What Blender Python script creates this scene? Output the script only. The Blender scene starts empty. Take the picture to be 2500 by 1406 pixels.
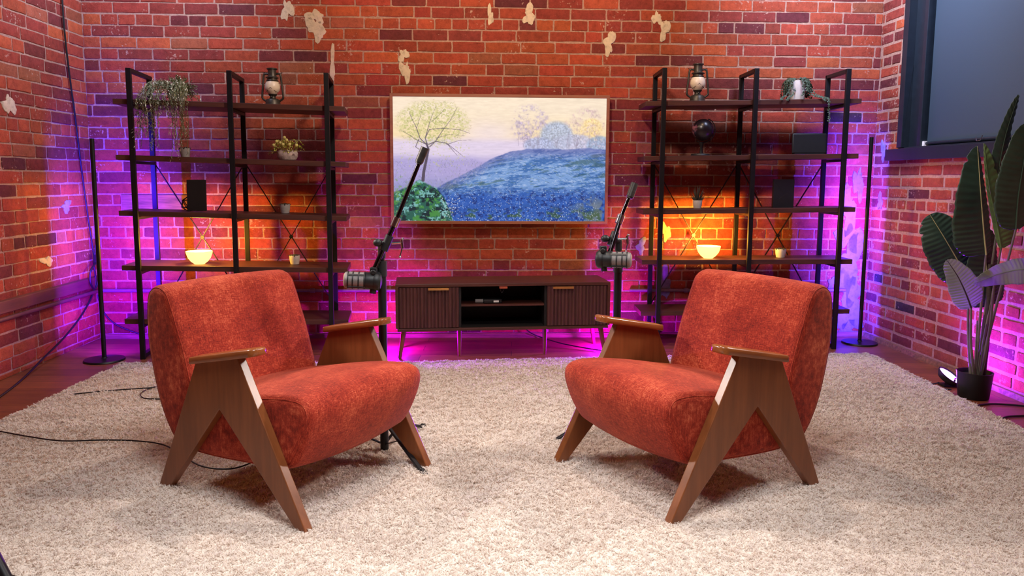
import bpy, bmesh, math, random
import numpy as np
from mathutils import Vector, Matrix

random.seed(7); rng = np.random.default_rng(7)
C = bpy.context.scene.collection
PI = math.pi

# ------------------------------------------------------------------ camera model
F = 1870.; CX = 1250.; CY = 655.; PITCH = math.atan(220/1870); ROLL = .0055; H = 1.15
_f = Vector((0, math.cos(PITCH), -math.sin(PITCH))); _r0 = Vector((1, 0, 0)); _u0 = _r0.cross(_f)
_r = math.cos(ROLL)*_r0 + math.sin(ROLL)*_u0; _u = -math.sin(ROLL)*_r0 + math.cos(ROLL)*_u0
CAM = Vector((0, 0, H))
def ray(x, y): return _f + _r*((x-CX)/F) - _u*((y-CY)/F)
def at(x, y, Y): d = ray(x, y); return CAM + d*(Y/d.y)
def fl(x, y, z=0.): d = ray(x, y); return CAM + d*((z-H)/d.z)
def pl(x, y, P, n): d = ray(x, y); P = Vector(P); n = Vector(n); return CAM + d*((P-CAM).dot(n)/d.dot(n))

# ------------------------------------------------------------------ materials
def s2l(c): return tuple(((v/255)/12.92 if v/255 <= .04045 else ((v/255+.055)/1.055)**2.4) for v in c)
class NT:
    def __init__(s, name):
        s.m = bpy.data.materials.new(name); s.m.use_nodes = True; s.t = s.m.node_tree; s.n = s.t.nodes
        s.b = s.n['Principled BSDF']
    def add(s, typ, **kw):
        n = s.n.new(typ)
        for k, v in kw.items():
            if k in n.inputs: n.inputs[k].default_value = v
            else: setattr(n, k, v)
        return n
    def link(s, a, b): s.t.links.new(a, b)
    def coords(s, scale=(1, 1, 1), rot=(0, 0, 0)):
        tc = s.add('ShaderNodeTexCoord'); mp = s.add('ShaderNodeMapping')
        mp.inputs['Scale'].default_value = scale; mp.inputs['Rotation'].default_value = rot
        s.link(tc.outputs['Object'], mp.inputs['Vector']); return mp.outputs['Vector']
    def noise(s, vec, scale, detail=4, rough=.6):
        n = s.add('ShaderNodeTexNoise'); n.inputs['Scale'].default_value = scale
        n.inputs['Detail'].default_value = detail; n.inputs['Roughness'].default_value = rough
        s.link(vec, n.inputs['Vector']); return n.outputs['Fac']
    def ramp(s, fac, stops):
        n = s.add('ShaderNodeValToRGB'); e = n.color_ramp.elements
        while len(e) < len(stops): e.new(.5)
        for i, (p, c) in enumerate(stops):
            e[i].position = p; e[i].color = (*c, 1) if len(c) == 3 else c
        s.link(fac, n.inputs['Fac']); return n.outputs['Color']
    def mix(s, fac, a, b, mode='MIX'):
        n = s.add('ShaderNodeMix', data_type='RGBA', blend_type=mode)
        for sock, v in ((n.inputs[0], fac), (n.inputs[6], a), (n.inputs[7], b)):
            if isinstance(v, (int, float)): sock.default_value = v
            elif isinstance(v, tuple): sock.default_value = (*v, 1) if len(v) == 3 else v
            else: s.link(v, sock)
        return n.outputs[2]
    def bump(s, h, strength=.3, dist=.01, prev=None):
        n = s.add('ShaderNodeBump'); n.inputs['Strength'].default_value = strength; n.inputs['Distance'].default_value = dist
        s.link(h, n.inputs['Height'])
        if prev is not None: s.link(prev, n.inputs['Normal'])
        return n.outputs['Normal']
    def out(s, col=None, rough=.5, metal=0., nrm=None, **kw):
        b = s.b
        if col is not None:
            if isinstance(col, tuple): b.inputs['Base Color'].default_value = (*col, 1)
            else: s.link(col, b.inputs['Base Color'])
        if isinstance(rough, (int, float)): b.inputs['Roughness'].default_value = rough
        else: s.link(rough, b.inputs['Roughness'])
        b.inputs['Metallic'].default_value = metal
        if nrm is not None: s.link(nrm, b.inputs['Normal'])
        for k, v in kw.items(): b.inputs[k.replace('_', ' ')].default_value = v
        return s.m

def simple(name, rgb, rough=.5, metal=0., var=.12, bump=0., scale=30, **kw):
    t = NT(name); v = t.coords(); n = t.noise(v, scale)
    c = s2l(rgb); lo = tuple(x*(1-var*2) for x in c); hi = tuple(min(1, x*(1+var)) for x in c)
    col = t.ramp(n, [(.3, lo), (.7, hi)])
    return t.out(col, rough, metal, t.bump(n, bump, .003) if bump else None, **kw)

def emissive(name, rgb, strength):
    t = NT(name); c = s2l(rgb) if max(rgb) > 1.01 else rgb
    return t.out(tuple(c), .5, 0, None, Emission_Color=(*c, 1), Emission_Strength=strength)

def mat_brick(name, lo=.35, hi=.41, amt=.65):
    t = NT(name); v = t.coords()
    a = t.add('ShaderNodeAttribute'); a.attribute_name = 'tone'
    n1 = t.noise(v, 26, 6, .7); n2 = t.noise(v, 140, 4, .7); n3 = t.noise(v, 5.5, 5, .75); n4 = t.noise(v, 60, 3, .6)
    m = t.ramp(n1, [(.25, (.62, .58, .55)), (.55, (1, 1, 1)), (.85, (1.3, 1.25, 1.2))])
    c = t.mix(1., a.outputs['Color'], m, 'MULTIPLY')
    sp = t.ramp(n2, [(.30, (.7, .7, .7)), (.5, (1, 1, 1))])
    c = t.mix(.8, c, sp, 'MULTIPLY')
    smear = t.add('ShaderNodeMath', operation='MULTIPLY'); t.link(n3, smear.inputs[0]); t.link(n4, smear.inputs[1])
    mask = t.ramp(smear.outputs[0], [(lo, (0, 0, 0)), (hi, (amt, amt, amt))])
    c = t.mix(mask, c, s2l((196, 160, 140)))
    b1 = t.bump(n1, .7, .009); b2 = t.bump(n2, .7, .003, b1)
    return t.out(c, .85, 0, b2, Specular_IOR_Level=.25)

def mat_mortar():
    t = NT('mortar'); v = t.coords(); n1 = t.noise(v, 60, 6, .75); n2 = t.noise(v, 6, 4)
    c = t.ramp(n1, [(.25, s2l((140, 106, 92))), (.6, s2l((186, 146, 126))), (.8, s2l((212, 178, 158)))])
    c = t.mix(.5, c, t.ramp(n2, [(.3, (.6, .55, .55)), (.7, (1, 1, 1))]), 'MULTIPLY')
    return t.out(c, .95, 0, t.bump(n1, .8, .006), Specular_IOR_Level=.2)

def mat_plaster(name, rgb):
    t = NT(name); v = t.coords(); n1 = t.noise(v, 30, 6, .7); n2 = t.noise(v, 9, 4)
    c = s2l(rgb)
    col = t.ramp(n1, [(.25, tuple(x*.55 for x in c)), (.5, c), (.8, tuple(min(1, x*1.15) for x in c))])
    return t.out(col, .9, 0, t.bump(n1, .5, .006))

def mat_fabric():
    t = NT('rust_chenille')
    v1 = t.coords((560, 45, 45)); v2 = t.coords((40, 560, 560)); v3 = t.coords((6, 6, 6)); v4 = t.coords((380, 380, 34))
    a = t.noise(v1, 1, 3, .6); b = t.noise(v2, 1, 3, .6); c = t.noise(v3, 1, 4, .65); d = t.noise(v4, 1, 3, .6)
    add = t.add('ShaderNodeMath', operation='ADD'); t.link(a, add.inputs[0]); t.link(b, add.inputs[1])
    ad2 = t.add('ShaderNodeMath', operation='MULTIPLY_ADD'); t.link(c, ad2.inputs[0]); ad2.inputs[1].default_value = .8; t.link(add.outputs[0], ad2.inputs[2])
    ad3 = t.add('ShaderNodeMath', operation='MULTIPLY_ADD'); t.link(d, ad3.inputs[0]); ad3.inputs[1].default_value = .7; t.link(ad2.outputs[0], ad3.inputs[2])
    mr = t.add('ShaderNodeMapRange'); mr.inputs['From Min'].default_value = 1.37; mr.inputs['From Max'].default_value = 2.14
    t.link(ad3.outputs[0], mr.inputs['Value'])
    col = t.ramp(mr.outputs[0], [(.0, s2l((92, 18, 10))), (.36, s2l((136, 34, 18))), (.62, s2l((164, 52, 30))), (1., s2l((212, 108, 74)))])
    nr = t.bump(add.outputs[0], .35, .002)
    return t.out(col, .8, 0, nr, Sheen_Weight=.2, Sheen_Roughness=.4, Sheen_Tint=(1, .55, .4, 1), Specular_IOR_Level=.25)

def mat_wood(name, c1, c2, axis='z', rough=.35, sc=1., bump=.05):
    t = NT(name)
    s = {'x': (3, 40, 40), 'y': (40, 3, 40), 'z': (40, 40, 3)}[axis]
    v = t.coords(tuple(q*sc for q in s)); n = t.noise(v, 1, 6, .65); v2 = t.coords((4, 4, 4)); m = t.noise(v2, 1, 2)
    col = t.ramp(n, [(.25, s2l(c1)), (.75, s2l(c2))])
    col = t.mix(.35, col, t.ramp(m, [(.3, (.6, .6, .6)), (.7, (1.1, 1.1, 1.1))]), 'MULTIPLY')
    return t.out(col, rough, 0, t.bump(n, bump, .002) if bump else None)

def mat_floor():
    t = NT('floor_boards'); v = t.coords((1, 1, 1))
    br = t.add('ShaderNodeTexBrick'); br.offset = .37; br.inputs['Scale'].default_value = 1.
    br.inputs['Brick Width'].default_value = 1.6; br.inputs['Row Height'].default_value = .14; br.inputs['Mortar Size'].default_value = .0016
    br.inputs['Color1'].default_value = (*s2l((122, 66, 44)), 1); br.inputs['Color2'].default_value = (*s2l((150, 84, 56)), 1)
    br.inputs['Mortar'].default_value = (*s2l((30, 14, 10)), 1)
    t.link(v, br.inputs['Vector'])
    v2 = t.coords((2, 30, 1)); n = t.noise(v2, 1, 6, .7)
    c = t.mix(.7, br.outputs['Color'], t.ramp(n, [(.25, (.45, .42, .4)), (.7, (1.15, 1.1, 1.1))]), 'MULTIPLY')
    v3 = t.coords((9, 9, 9)); n3 = t.noise(v3, 1, 6, .7)
    c = t.mix(.5, c, t.ramp(n3, [(.3, (.5, .5, .5)), (.6, (1, 1, 1))]), 'MULTIPLY')
    return t.out(c, .45, 0, t.bump(n, .15, .003))

def mat_pile():
    t = NT('cream_pile'); v = t.coords(); n = t.noise(v, 4, 4); a = t.add('ShaderNodeAttribute'); a.attribute_name = 'tone'
    c = t.mix(1., a.outputs['Color'], t.ramp(n, [(.3, s2l((236, 224, 214))), (.7, s2l((246, 238, 230)))]), 'MULTIPLY')
    d = t.add('ShaderNodeBsdfDiffuse'); tr = t.add('ShaderNodeBsdfTranslucent'); t.link(c, d.inputs['Color']); t.link(c, tr.inputs['Color'])
    mx = t.add('ShaderNodeMixShader'); mx.inputs[0].default_value = .42; t.link(d.outputs[0], mx.inputs[1]); t.link(tr.outputs[0], mx.inputs[2])
    t.link(mx.outputs[0], t.n['Material Output'].inputs['Surface']); return t.m

def mat_base():
    t = NT('rug_backing'); v = t.coords(); n = t.noise(v, 90, 3)
    return t.out(t.ramp(n, [(.3, s2l((206, 192, 180))), (.7, s2l((232, 220, 208)))]), .95, 0, t.bump(n, .6, .006))

def mat_leaf(name, rgb, rough=.4):
    t = NT(name); v = t.coords((7, 7, 7)); n = t.noise(v, 1, 4)
    c = s2l(rgb); col = t.ramp(n, [(.3, tuple(x*.7 for x in c)), (.7, tuple(x*1.25 for x in c))])
    return t.out(col, rough, 0, None, Specular_IOR_Level=.5)

M = {}
M['brick'] = mat_brick('brick'); M['brick_smeared'] = mat_brick('smeared_brick', .32, .40, .6); M['mortar'] = mat_mortar()
M['plaster'] = mat_plaster('old_plaster', (200, 178, 150)); M['plaster_w'] = mat_plaster('white_plaster', (128, 122, 132))
M['beam'] = mat_wood('old_beam', (60, 32, 24), (164, 104, 80), 'x', .8, 1., .6)
M['fabric'] = mat_fabric()
M['chairwood'] = mat_wood('chair_wood', (108, 58, 28), (142, 82, 44), 'z', .33, .7, .02)
M['armwood'] = mat_wood('arm_wood', (118, 62, 30), (158, 90, 46), 'y', .25, 1., .02)
M['black'] = simple('black_metal', (24, 22, 26), .42, .3, .1)
M['blackmatte'] = simple('black_plastic', (20, 20, 22), .5, 0, .1)
M['darkgrey'] = simple('dark_grey_metal', (62, 58, 54), .45, .6, .2)
M['chrome'] = simple('chrome', (200, 198, 200), .18, 1., .05)
M['boomchrome'] = simple('black_chrome', (70, 66, 70), .2, 1., .1)
M['mesh'] = simple('grey_grille', (150, 145, 142), .5, .6, .3, .4, 900)
M['shelf'] = mat_wood('shelf_board', (52, 24, 18), (96, 50, 36), 'x', .5)
M['walnut'] = mat_wood('walnut', (56, 28, 28), (104, 60, 54), 'z', .45)
M['walnut_x'] = mat_wood('walnut_top', (62, 30, 24), (100, 52, 42), 'x', .4)
M['brass'] = simple('brass', (214, 160, 96), .3, .8, .08)
M['darkinside'] = simple('dark_laminate', (18, 14, 14), .6, 0, .1)
M['floor'] = mat_floor(); M['pile'] = mat_pile()
M['ceil'] = simple('ceiling_paint', (60, 52, 50), .9)
M['tvframe'] = mat_wood('tv_frame_wood', (130, 78, 56), (172, 112, 84), 'x', .45, .8, 0)
M['whitepot'] = simple('white_ceramic', (205, 194, 182), .45, 0, .06)
M['stonepot'] = simple('stone_pot', (196, 178, 168), .8, 0, .2, .4, 60)
M['greypot'] = simple('grey_pot', (170, 165, 160), .6, 0, .1)
M['soil'] = simple('soil', (38, 26, 20), .95, 0, .3, .5, 120)
M['sage'] = mat_leaf('sage_leaf', (118, 124, 82), .6); M['sagetip'] = mat_leaf('pale_sage_leaf', (206, 194, 160), .6)
M['yellowgreen'] = mat_leaf('yellow_green_leaf', (196, 196, 96), .6)
M['bud'] = mat_leaf('cream_bud', (214, 204, 124), .6)
M['ivy'] = mat_leaf('ivy_leaf', (58, 72, 50), .6)
M['succ'] = mat_leaf('succulent_leaf', (60, 66, 48), .5)
M['aloe'] = mat_leaf('aloe_leaf', (62, 58, 44), .5)
M['leafdark'] = mat_leaf('banana_leaf_dark', (56, 78, 64), .36)
M['leafgreen'] = mat_leaf('banana_leaf_green', (104, 132, 78), .42)
M['leafpale'] = mat_leaf('banana_leaf_underside', (128, 138, 112), .5)
_n = M['leafpale'].node_tree; _b = _n.nodes['Principled BSDF']; _tr = _n.nodes.new('ShaderNodeBsdfTranslucent'); _mx = _n.nodes.new('ShaderNodeMixShader')
_tr.inputs['Color'].default_value = (.75, .8, .7, 1); _mx.inputs[0].default_value = .5; _n.links.new(_b.outputs[0], _mx.inputs[1]); _n.links.new(_tr.outputs[0], _mx.inputs[2]); _n.links.new(_mx.outputs[0], _n.nodes['Material Output'].inputs['Surface'])
M['rib'] = mat_leaf('leaf_midrib', (186, 178, 128), .45)
M['stem'] = mat_leaf('stem', (112, 104, 94), .5)
M['trunk'] = simple('trunk', (66, 52, 46), .7, 0, .2, .3, 50)
M['lanternglass'] = simple('frosted_glass', (232, 214, 188), .35, 0, .05)
M['lantern'] = simple('lantern_metal', (74, 68, 60), .42, .5, .25)
M['blind'] = simple('blind_fabric', (48, 64, 74), .55, 0, .05, .1, 400)
M['casing'] = simple('black_window_paint', (24, 32, 40), .4, 0, .1)
M['white'] = simple('white_plastic', (235, 232, 228), .5)
M['cable'] = simple('black_cable', (16, 15, 17), .5)
M['globe'] = None

# ------------------------------------------------------------------ geometry helpers
class MB:
    def __init__(s): s.v = []; s.f = []; s.mi = []
    def addv(s, vs, fs, mi=0):
        o = len(s.v); s.v += [tuple(p) for p in vs]; s.f += [tuple(i+o for i in f) for f in fs]; s.mi += [mi]*len(fs)
    def box(s, c, d, rot=None, mi=0):
        x, y, z = (q/2 for q in d); P = [Vector((sx*x, sy*y, sz*z)) for sx in (-1, 1) for sy in (-1, 1) for sz in (-1, 1)]
        if rot is not None: P = [rot @ p for p in P]
        P = [p+Vector(c) for p in P]
        s.addv(P, [(0, 1, 3, 2), (4, 6, 7, 5), (0, 4, 5, 1), (2, 3, 7, 6), (0, 2, 6, 4), (1, 5, 7, 3)], mi)
    def bar(s, a, b, w, d, up=(0, 0, 1), mi=0):
        a = Vector(a); b = Vector(b); t = (b-a); L = t.length; t.normalize(); up = Vector(up)
        if abs(t.dot(up)) > .98: up = Vector((0, 1, 0))
        x = t.cross(up).normalized(); y = x.cross(t).normalized()
        P = []
        for q in (a, b):
            for sx, sy in ((-1, -1), (1, -1), (1, 1), (-1, 1)): P.append(q + x*sx*w/2 + y*sy*d/2)
        s.addv(P, [(0, 3, 2, 1), (4, 5, 6, 7), (0, 1, 5, 4), (1, 2, 6, 5), (2, 3, 7, 6), (3, 0, 4, 7)], mi)
    def tube(s, pts, r, n=10, cap=True, mi=0):
        pts = [Vector(p) for p in pts]; k = len(pts)
        rs = r if isinstance(r, (list, tuple)) else [r]*k
        P = []; fr = None
        for i, p in enumerate(pts):
            t = (pts[min(i+1, k-1)]-pts[max(i-1, 0)]).normalized()
            if fr is None:
                a = Vector((0, 0, 1)) if abs(t.z) < .9 else Vector((1, 0, 0))
                fr = t.cross(a).normalized()
            else:
                fr = (fr - t*fr.dot(t))
                fr = fr.normalized() if fr.length > 1e-6 else t.orthogonal().normalized()
            b = t.cross(fr)
            for j in range(n):
                an = 2*PI*j/n; P.append(p + (fr*math.cos(an) + b*math.sin(an))*rs[i])
        Fc = []
        for i in range(k-1):
            for j in range(n):
                a = i*n+j; b2 = i*n+(j+1) % n; Fc.append((a, b2, b2+n, a+n))
        if cap: Fc.append(tuple(range(n))[::-1]); Fc.append(tuple((k-1)*n+j for j in range(n)))
        s.addv(P, Fc, mi)
    def lathe(s, prof, n=24, c=(0, 0, 0), axis=None, mi=0, sx=1., sy=1.):
        P = []; c = Vector(c)
        R = Matrix.Identity(3) if axis is None else Vector((0, 0, 1)).rotation_difference(Vector(axis)).to_matrix()
        for r, z in prof:
            for j in range(n):
                a = 2*PI*j/n; P.append(c + R @ Vector((r*math.cos(a)*sx, r*math.sin(a)*sy, z)))
        Fc = []
        for i in range(len(prof)-1):
            for j in range(n):
                a = i*n+j; b = i*n+(j+1) % n; Fc.append((a, b, b+n, a+n))
        if prof[0][0] > 1e-5: Fc.append(tuple(range(n))[::-1])
        if prof[-1][0] > 1e-5: Fc.append(tuple((len(prof)-1)*n+j for j in range(n)))
        s.addv(P, Fc, mi)
    def sphere(s, c, r, n=16, m=10, scale=(1, 1, 1), mi=0):
        P = []; c = Vector(c)
        for i in range(m+1):
            th = PI*i/m
            for j in range(n):
                a = 2*PI*j/n; P.append(c + Vector((r*math.sin(th)*math.cos(a)*scale[0], r*math.sin(th)*math.sin(a)*scale[1], r*math.cos(th)*scale[2])))
        s.addv(P, [(i*n+j, (i+1)*n+j, (i+1)*n+(j+1) % n, i*n+(j+1) % n) for i in range(m) for j in range(n)], mi)
    def prism(s, poly, y0, y1, plane='xz', mi=0):
        n = len(poly)
        def mk(p, t):
            return {'xz': (p[0], t, p[1]), 'xy': (p[0], p[1], t), 'yz': (t, p[0], p[1])}[plane]
        P = [mk(p, y0) for p in poly] + [mk(p, y1) for p in poly]
        s.addv(P, [tuple(range(n)), tuple(range(n, 2*n))[::-1]] + [(i, i+n, (i+1) % n+n, (i+1) % n) for i in range(n)], mi)
    def build(s, name, mats, parent=None, smooth=40, bevel=0., seg=2, fix=True):
        me = bpy.data.meshes.new(name); me.from_pydata(s.v, [], s.f)
        mats = mats if isinstance(mats, (list, tuple)) else [mats]
        for m in mats: me.materials.append(m)
        if len(mats) > 1: me.polygons.foreach_set('material_index', s.mi)
        bm = bmesh.new(); bm.from_mesh(me); bmesh.ops.remove_doubles(bm, verts=bm.verts, dist=1e-6)
        if fix: bmesh.ops.recalc_face_normals(bm, faces=bm.faces)
        bm.to_mesh(me); bm.free()
        if smooth:
            me.polygons.foreach_set('use_smooth', [True]*len(me.polygons)); me.set_sharp_from_angle(angle=math.radians(smooth))
        o = bpy.data.objects.new(name, me); C.objects.link(o)
        if parent is not None: o.parent = parent
        if bevel:
            b = o.modifiers.new('Bevel', 'BEVEL'); b.width = bevel; b.segments = seg; b.limit_method = 'ANGLE'; b.angle_limit = math.radians(35)
            b.harden_normals = False
        return o

def thing(name, label, cat, loc=(0, 0, 0), rz=0., group=None):
    o = bpy.data.objects.new(name, None); C.objects.link(o); o.location = loc; o.rotation_euler = (0, 0, rz)
    o.empty_display_size = .05; o['label'] = label; o['category'] = cat
    if group: o['group'] = group
    return o
def tag(o, label, cat, group=None):
    o['label'] = label; o['category'] = cat
    if group: o['group'] = group
    return o
def struct(o): o['kind'] = 'structure'; return o
def copy_tree(o, parent=None):
    c = o.copy(); C.objects.link(c); c.parent = parent
    for ch in list(o.children): copy_tree(ch, c)
    return c
def smoothpath(pts, k=8):
    pts = [Vector(p) for p in pts]; out = []
    for i in range(len(pts)-1):
        p0 = pts[max(i-1, 0)]; p1 = pts[i]; p2 = pts[i+1]; p3 = pts[min(i+2, len(pts)-1)]
        for j in range(k):
            t = j/k; out.append(.5*((2*p1)+(p2-p0)*t+(2*p0-5*p1+4*p2-p3)*t*t+(3*p1-p0-3*p2+p3)*t**3))
    out.append(pts[-1]); return out

# ------------------------------------------------------------------ brick walls
CH = .0765
def brick_wall(name, A, B, inward, zmin, zmax, seed, hole=None, headers=(), patches=(), beam=None, brick='brick', pitch=.243, mort=.009):
    """A->B floor line (2D), bricks laid course by course; inward = unit 2D normal into the room."""
    rd = random.Random(seed)
    A = Vector((*A, 0)); B = Vector((*B, 0)); L = (B-A).length; d = (B-A).normalized(); n = Vector((*inward, 0))
    W = lambda s, z, q: A + d*s + Vector((0, 0, z)) + n*q
    V = []; Fs = []; mi = []; tone = []
    def face(vs, m, col):
        o = len(V); V.extend(vs); Fs.append(tuple(range(o, o+len(vs)))); mi.append(m); tone.append(col)
    # mortar bed as a fine-ish grid of rects around the hole
    rects = [(0, L, zmin, zmax)]
    if hole:
        h0, h1, g0, g1 = hole
        rects = [(0, h0, zmin, zmax), (h1, L, zmin, zmax), (h0, h1, zmin, g0), (h0, h1, g1, zmax)]
    for s0, s1, z0, z1 in rects:
        if s1-s0 > .001 and z1-z0 > .001: face([W(s0, z0, 0), W(s1, z0, 0), W(s1, z1, 0), W(s0, z1, 0)], 1, (1, 1, 1))
    # back slab gives the wall thickness
    face([W(0, zmin, -.12), W(0, zmax, -.12), W(L, zmax, -.12), W(L, zmin, -.12)], 1, (1, 1, 1))
    face([W(0, zmax, 0), W(L, zmax, 0), W(L, zmax, -.12), W(0, zmax, -.12)], 1, (1, 1, 1))
    tones = [((186, 88, 56), 6), ((174, 78, 54), 8), ((160, 70, 54), 6), ((190, 96, 56), 4), ((146, 64, 54), 4), ((128, 58, 54), 2), ((110, 52, 54), .9), ((82, 58, 60), .2), ((170, 98, 66), 1.5)]
    tc, tw = zip(*tones)
    k0 = math.ceil((zmin-2.172)/CH)-1; k1 = math.floor((zmax-2.172)/CH)+1
    for k in range(k0, k1+1):
        zb = 2.172+k*CH; zt = zb+CH
        hdr = (k in headers)
        p = pitch*(.49 if hdr else 1.)
        s = -rd.random()*p
        wav = rd.uniform(-1, 1)*.0015
        clustertone = None
        while s < L:
            bl = p*rd.uniform(.94, 1.05)
            if not hdr and rd.random() < .045: bl *= .5
            if hdr and rd.random() < .06: bl *= 1.9
            s0 = s+mort/2; s1 = s+bl-mort/2; s += bl
            s0 = max(s0, .003); s1 = min(s1, L-.003)
            z0 = max(zb+mort/2+wav+rd.uniform(-.0015, .0015), zmin+.002); z1 = min(zt-mort/2+wav+rd.uniform(-.0015, .0015), zmax-.002)
            if s1-s0 < .02 or z1-z0 < .015: continue
            if hole and s1 > hole[0] and s0 < hole[1] and z1 > hole[2] and z0 < hole[3]:
                if s0 < hole[0]-.03: s1 = hole[0]-.004
                elif s1 > hole[1]+.03: s0 = hole[1]+.004
                else: continue
            if beam and s1 > beam[0] and s0 < beam[1] and z1 > beam[2] and z0 < beam[3]:
                if s0 < beam[0]-.04: s1 = beam[0]-.005
                elif s1 > beam[1]+.04: s0 = beam[1]+.005
                elif z0 < beam[2]-.02: z1 = beam[2]-.005
                elif z1 > beam[3]+.02: z0 = beam[3]+.005
                else: continue
            c = clustertone if (clustertone and rd.random() < .25) else rd.choices(tc, tw)[0]
            clustertone = c
            f_ = rd.uniform(.90, 1.06); c = tuple(q*f_*rd.uniform(.97, 1.03) for q in c); c = s2l(c); c = (c[0]*.77, c[1]*.68, c[2]*.72)
            pr = rd.uniform(.0015, .0055)
            if rd.random() < .04: pr = .002
            # 12-point outline, irregular
            r = rd.uniform(.0012, .0055); j = lambda a=.0018: rd.uniform(-a, a)
            def outline(ins, q, jit):
                a0, a1, b0, b1 = s0+ins, s1-ins, z0+ins, z1-ins; m = (a0+a1)/2
                pts = [(a0+r, b0), ((a0+m)/2, b0), (m, b0), ((a1+m)/2, b0), (a1-r, b0), (a1, b0+r), (a1, (b0+b1)/2), (a1, b1-r), (a1-r, b1), ((a1+m)/2, b1), (m, b1), ((a0+m)/2, b1), (a0+r, b1), (a0, b1-r), (a0, (b0+b1)/2), (a0, b0+r)]
                return [W(x+jj[0], y+jj[1], q) for (x, y), jj in zip(pts, jit)]
            jit = [(j(), j(.002)) for _ in range(16)]
            o = len(V)
            V.extend(outline(0, -.002, jit)); V.extend(outline(.0012, pr*.7, jit)); V.extend(outline(.0035, pr, jit))
            for a in range(16):
                b = (a+1) % 16
                Fs.append((o+a, o+b, o+16+b, o+16+a)); Fs.append((o+16+a, o+16+b, o+32+b, o+32+a)); mi.extend((0, 0)); tone.extend((c, c))
            Fs.append(tuple(range(o+32, o+48))); mi.append(0); tone.append(c)
    if beam:
        b0, b1, g0, g1 = beam; o = len(V)
        V.extend([W(b0, g0, .0), W(b1, g0, 0), W(b1, g1, 0), W(b0, g1, 0), W(b0+.004, g0+.004, .012), W(b1-.004, g0+.004, .012), W(b1-.004, g1-.004, .012), W(b0+.004, g1-.004, .012)])
        for f in ((4, 5, 6, 7), (0, 1, 5, 4), (1, 2, 6, 5), (2, 3, 7, 6), (3, 0, 4, 7)): Fs.append(tuple(o+i for i in f)); mi.append(3); tone.append((1, 1, 1))
    for (ps, pz, rw, rh, m, sd) in patches:   # splashes of old plaster left on the bricks
        r2 = random.Random(sd); N = 30
        rad = [1+.28*math.sin(2*a+sd)+.22*math.sin(3*a+2*sd)+.16*math.sin(5*a+sd*3)+r2.uniform(-.13, .13) for a in [2*PI*i/N for i in range(N)]]
        o = len(V)
        for q, sc in ((.001, 1.), (.0075, .96), (.0088, .85)):
            for i in range(N):
                a = 2*PI*i/N; V.append(W(min(max(ps+math.cos(a)*rw*rad[i]*sc, .001), L-.001), pz+math.sin(a)*rh*rad[i]*sc, q))
        for ring in (0, N):
            for i in range(N):
                b = (i+1) % N; Fs.append((o+ring+i, o+ring+b, o+ring+N+b, o+ring+N+i)); mi.append(m); tone.append((1, 1, 1))
        Fs.append(tuple(range(o+2*N, o+3*N))); mi.append(m); tone.append((1, 1, 1))
    me = bpy.data.meshes.new(name); me.from_pydata([tuple(v) for v in V], [], Fs)
    for m in (brick, 'mortar', 'plaster', 'beam', 'plaster_w'): me.materials.append(M[m])
    me.polygons.foreach_set('material_index', mi)
    at_ = me.color_attributes.new('tone', 'FLOAT_COLOR', 'CORNER'); buf = []
    for f, c in zip(Fs, tone): buf.extend((*c, 1)*len(f))
    at_.data.foreach_set('color', buf)
    me.polygons.foreach_set('use_smooth', [m in (0, 2, 4) for m in mi]); me.set_sharp_from_angle(angle=math.radians(22))
    o = bpy.data.objects.new(name, me); C.objects.link(o); return struct(o)

LA = (-2.94, 5.38); RB = (2.63, 5.62)          # the two back corners
LF = (-2.94+.05*6.88, -1.5); RF = (2.63+.0414*7.12, -1.5)
ZC = 3.0
bd = Vector((RB[0]-LA[0], RB[1]-LA[1])).normalized(); bn = (bd.y, -bd.x)
PW = (LA[0], LA[1], 0); NW = (-bd.y, bd.x, 0)
def wall_s(px, py):
    q = pl(px, py, PW, NW); return (Vector(q)-Vector(PW)).dot(Vector((bd.x, bd.y, 0))), q.z
pp = []
for (x, y, w, h, m, sd) in ((702, 25, .035, .075, 2, 1), (770, 40, .05, .05, 2, 2), (772, 70, .06, .075, 2, 3), (812, 160, .02, .11, 2, 5), (985, 135, .03, .05, 2, 7), (990, 175, .035, .07, 2, 9), (1197, 38, .025, .055, 2, 4), (1292, 38, .045, .06, 2, 11),
                            (1487, 105, .038, .075, 2, 6), (1603, 45, .03, .05, 2, 8), (1622, 72, .03, .075, 2, 13), (2072, 520, .06, .16, 4, 10), (2076, 640, .085, .22, 4, 12), (2068, 765, .09, .16, 4, 14), (2095, 450, .035, .12, 4, 15), (2070, 580, .075, .12, 4, 21), (2072, 700, .085, .13, 4, 22), (2066, 810, .08, .08, 4, 24), (1625, 565, .04, .06, 2, 16), (1622, 690, .05, .10, 4, 17), (1565, 600, .035, .05, 4, 18), (2030, 690, .03, .05, 4, 19)):
    s, z = wall_s(x, y); pp.append((s, z, w, h, m, sd))
b0, zt = wall_s(296, 474); b1, zb = wall_s(472, 512)
brick_wall('wall_back', LA, RB, bn, 0, ZC, 11, headers=(0, -10, -19, -22), patches=pp, beam=(b0, b1, zb, zt), mort=.009)
ln = Vector((LF[0]-LA[0], LF[1]-LA[1])).normalized()
brick_wall('wall_left', LF, LA, (-ln.y, ln.x) if (-ln.y) > 0 else (ln.y, -ln.x), 0, ZC, 23, headers=(0, -10, -19), mort=.009,
           patches=[(6.88-.35, .95, .05, .04, 4, 31), (6.88-.9, 1.55, .05, .06, 2, 33), (6.88-.62, .62, .06, .03, 2, 34)])
RD = Vector((RF[0]-RB[0], RF[1]-RB[1], 0)).normalized()
def rs(Y): return (5.62-Y)/abs(RD.y)
WIN = (rs(5.31), rs(3.1), 1.335, 2.75)
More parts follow.
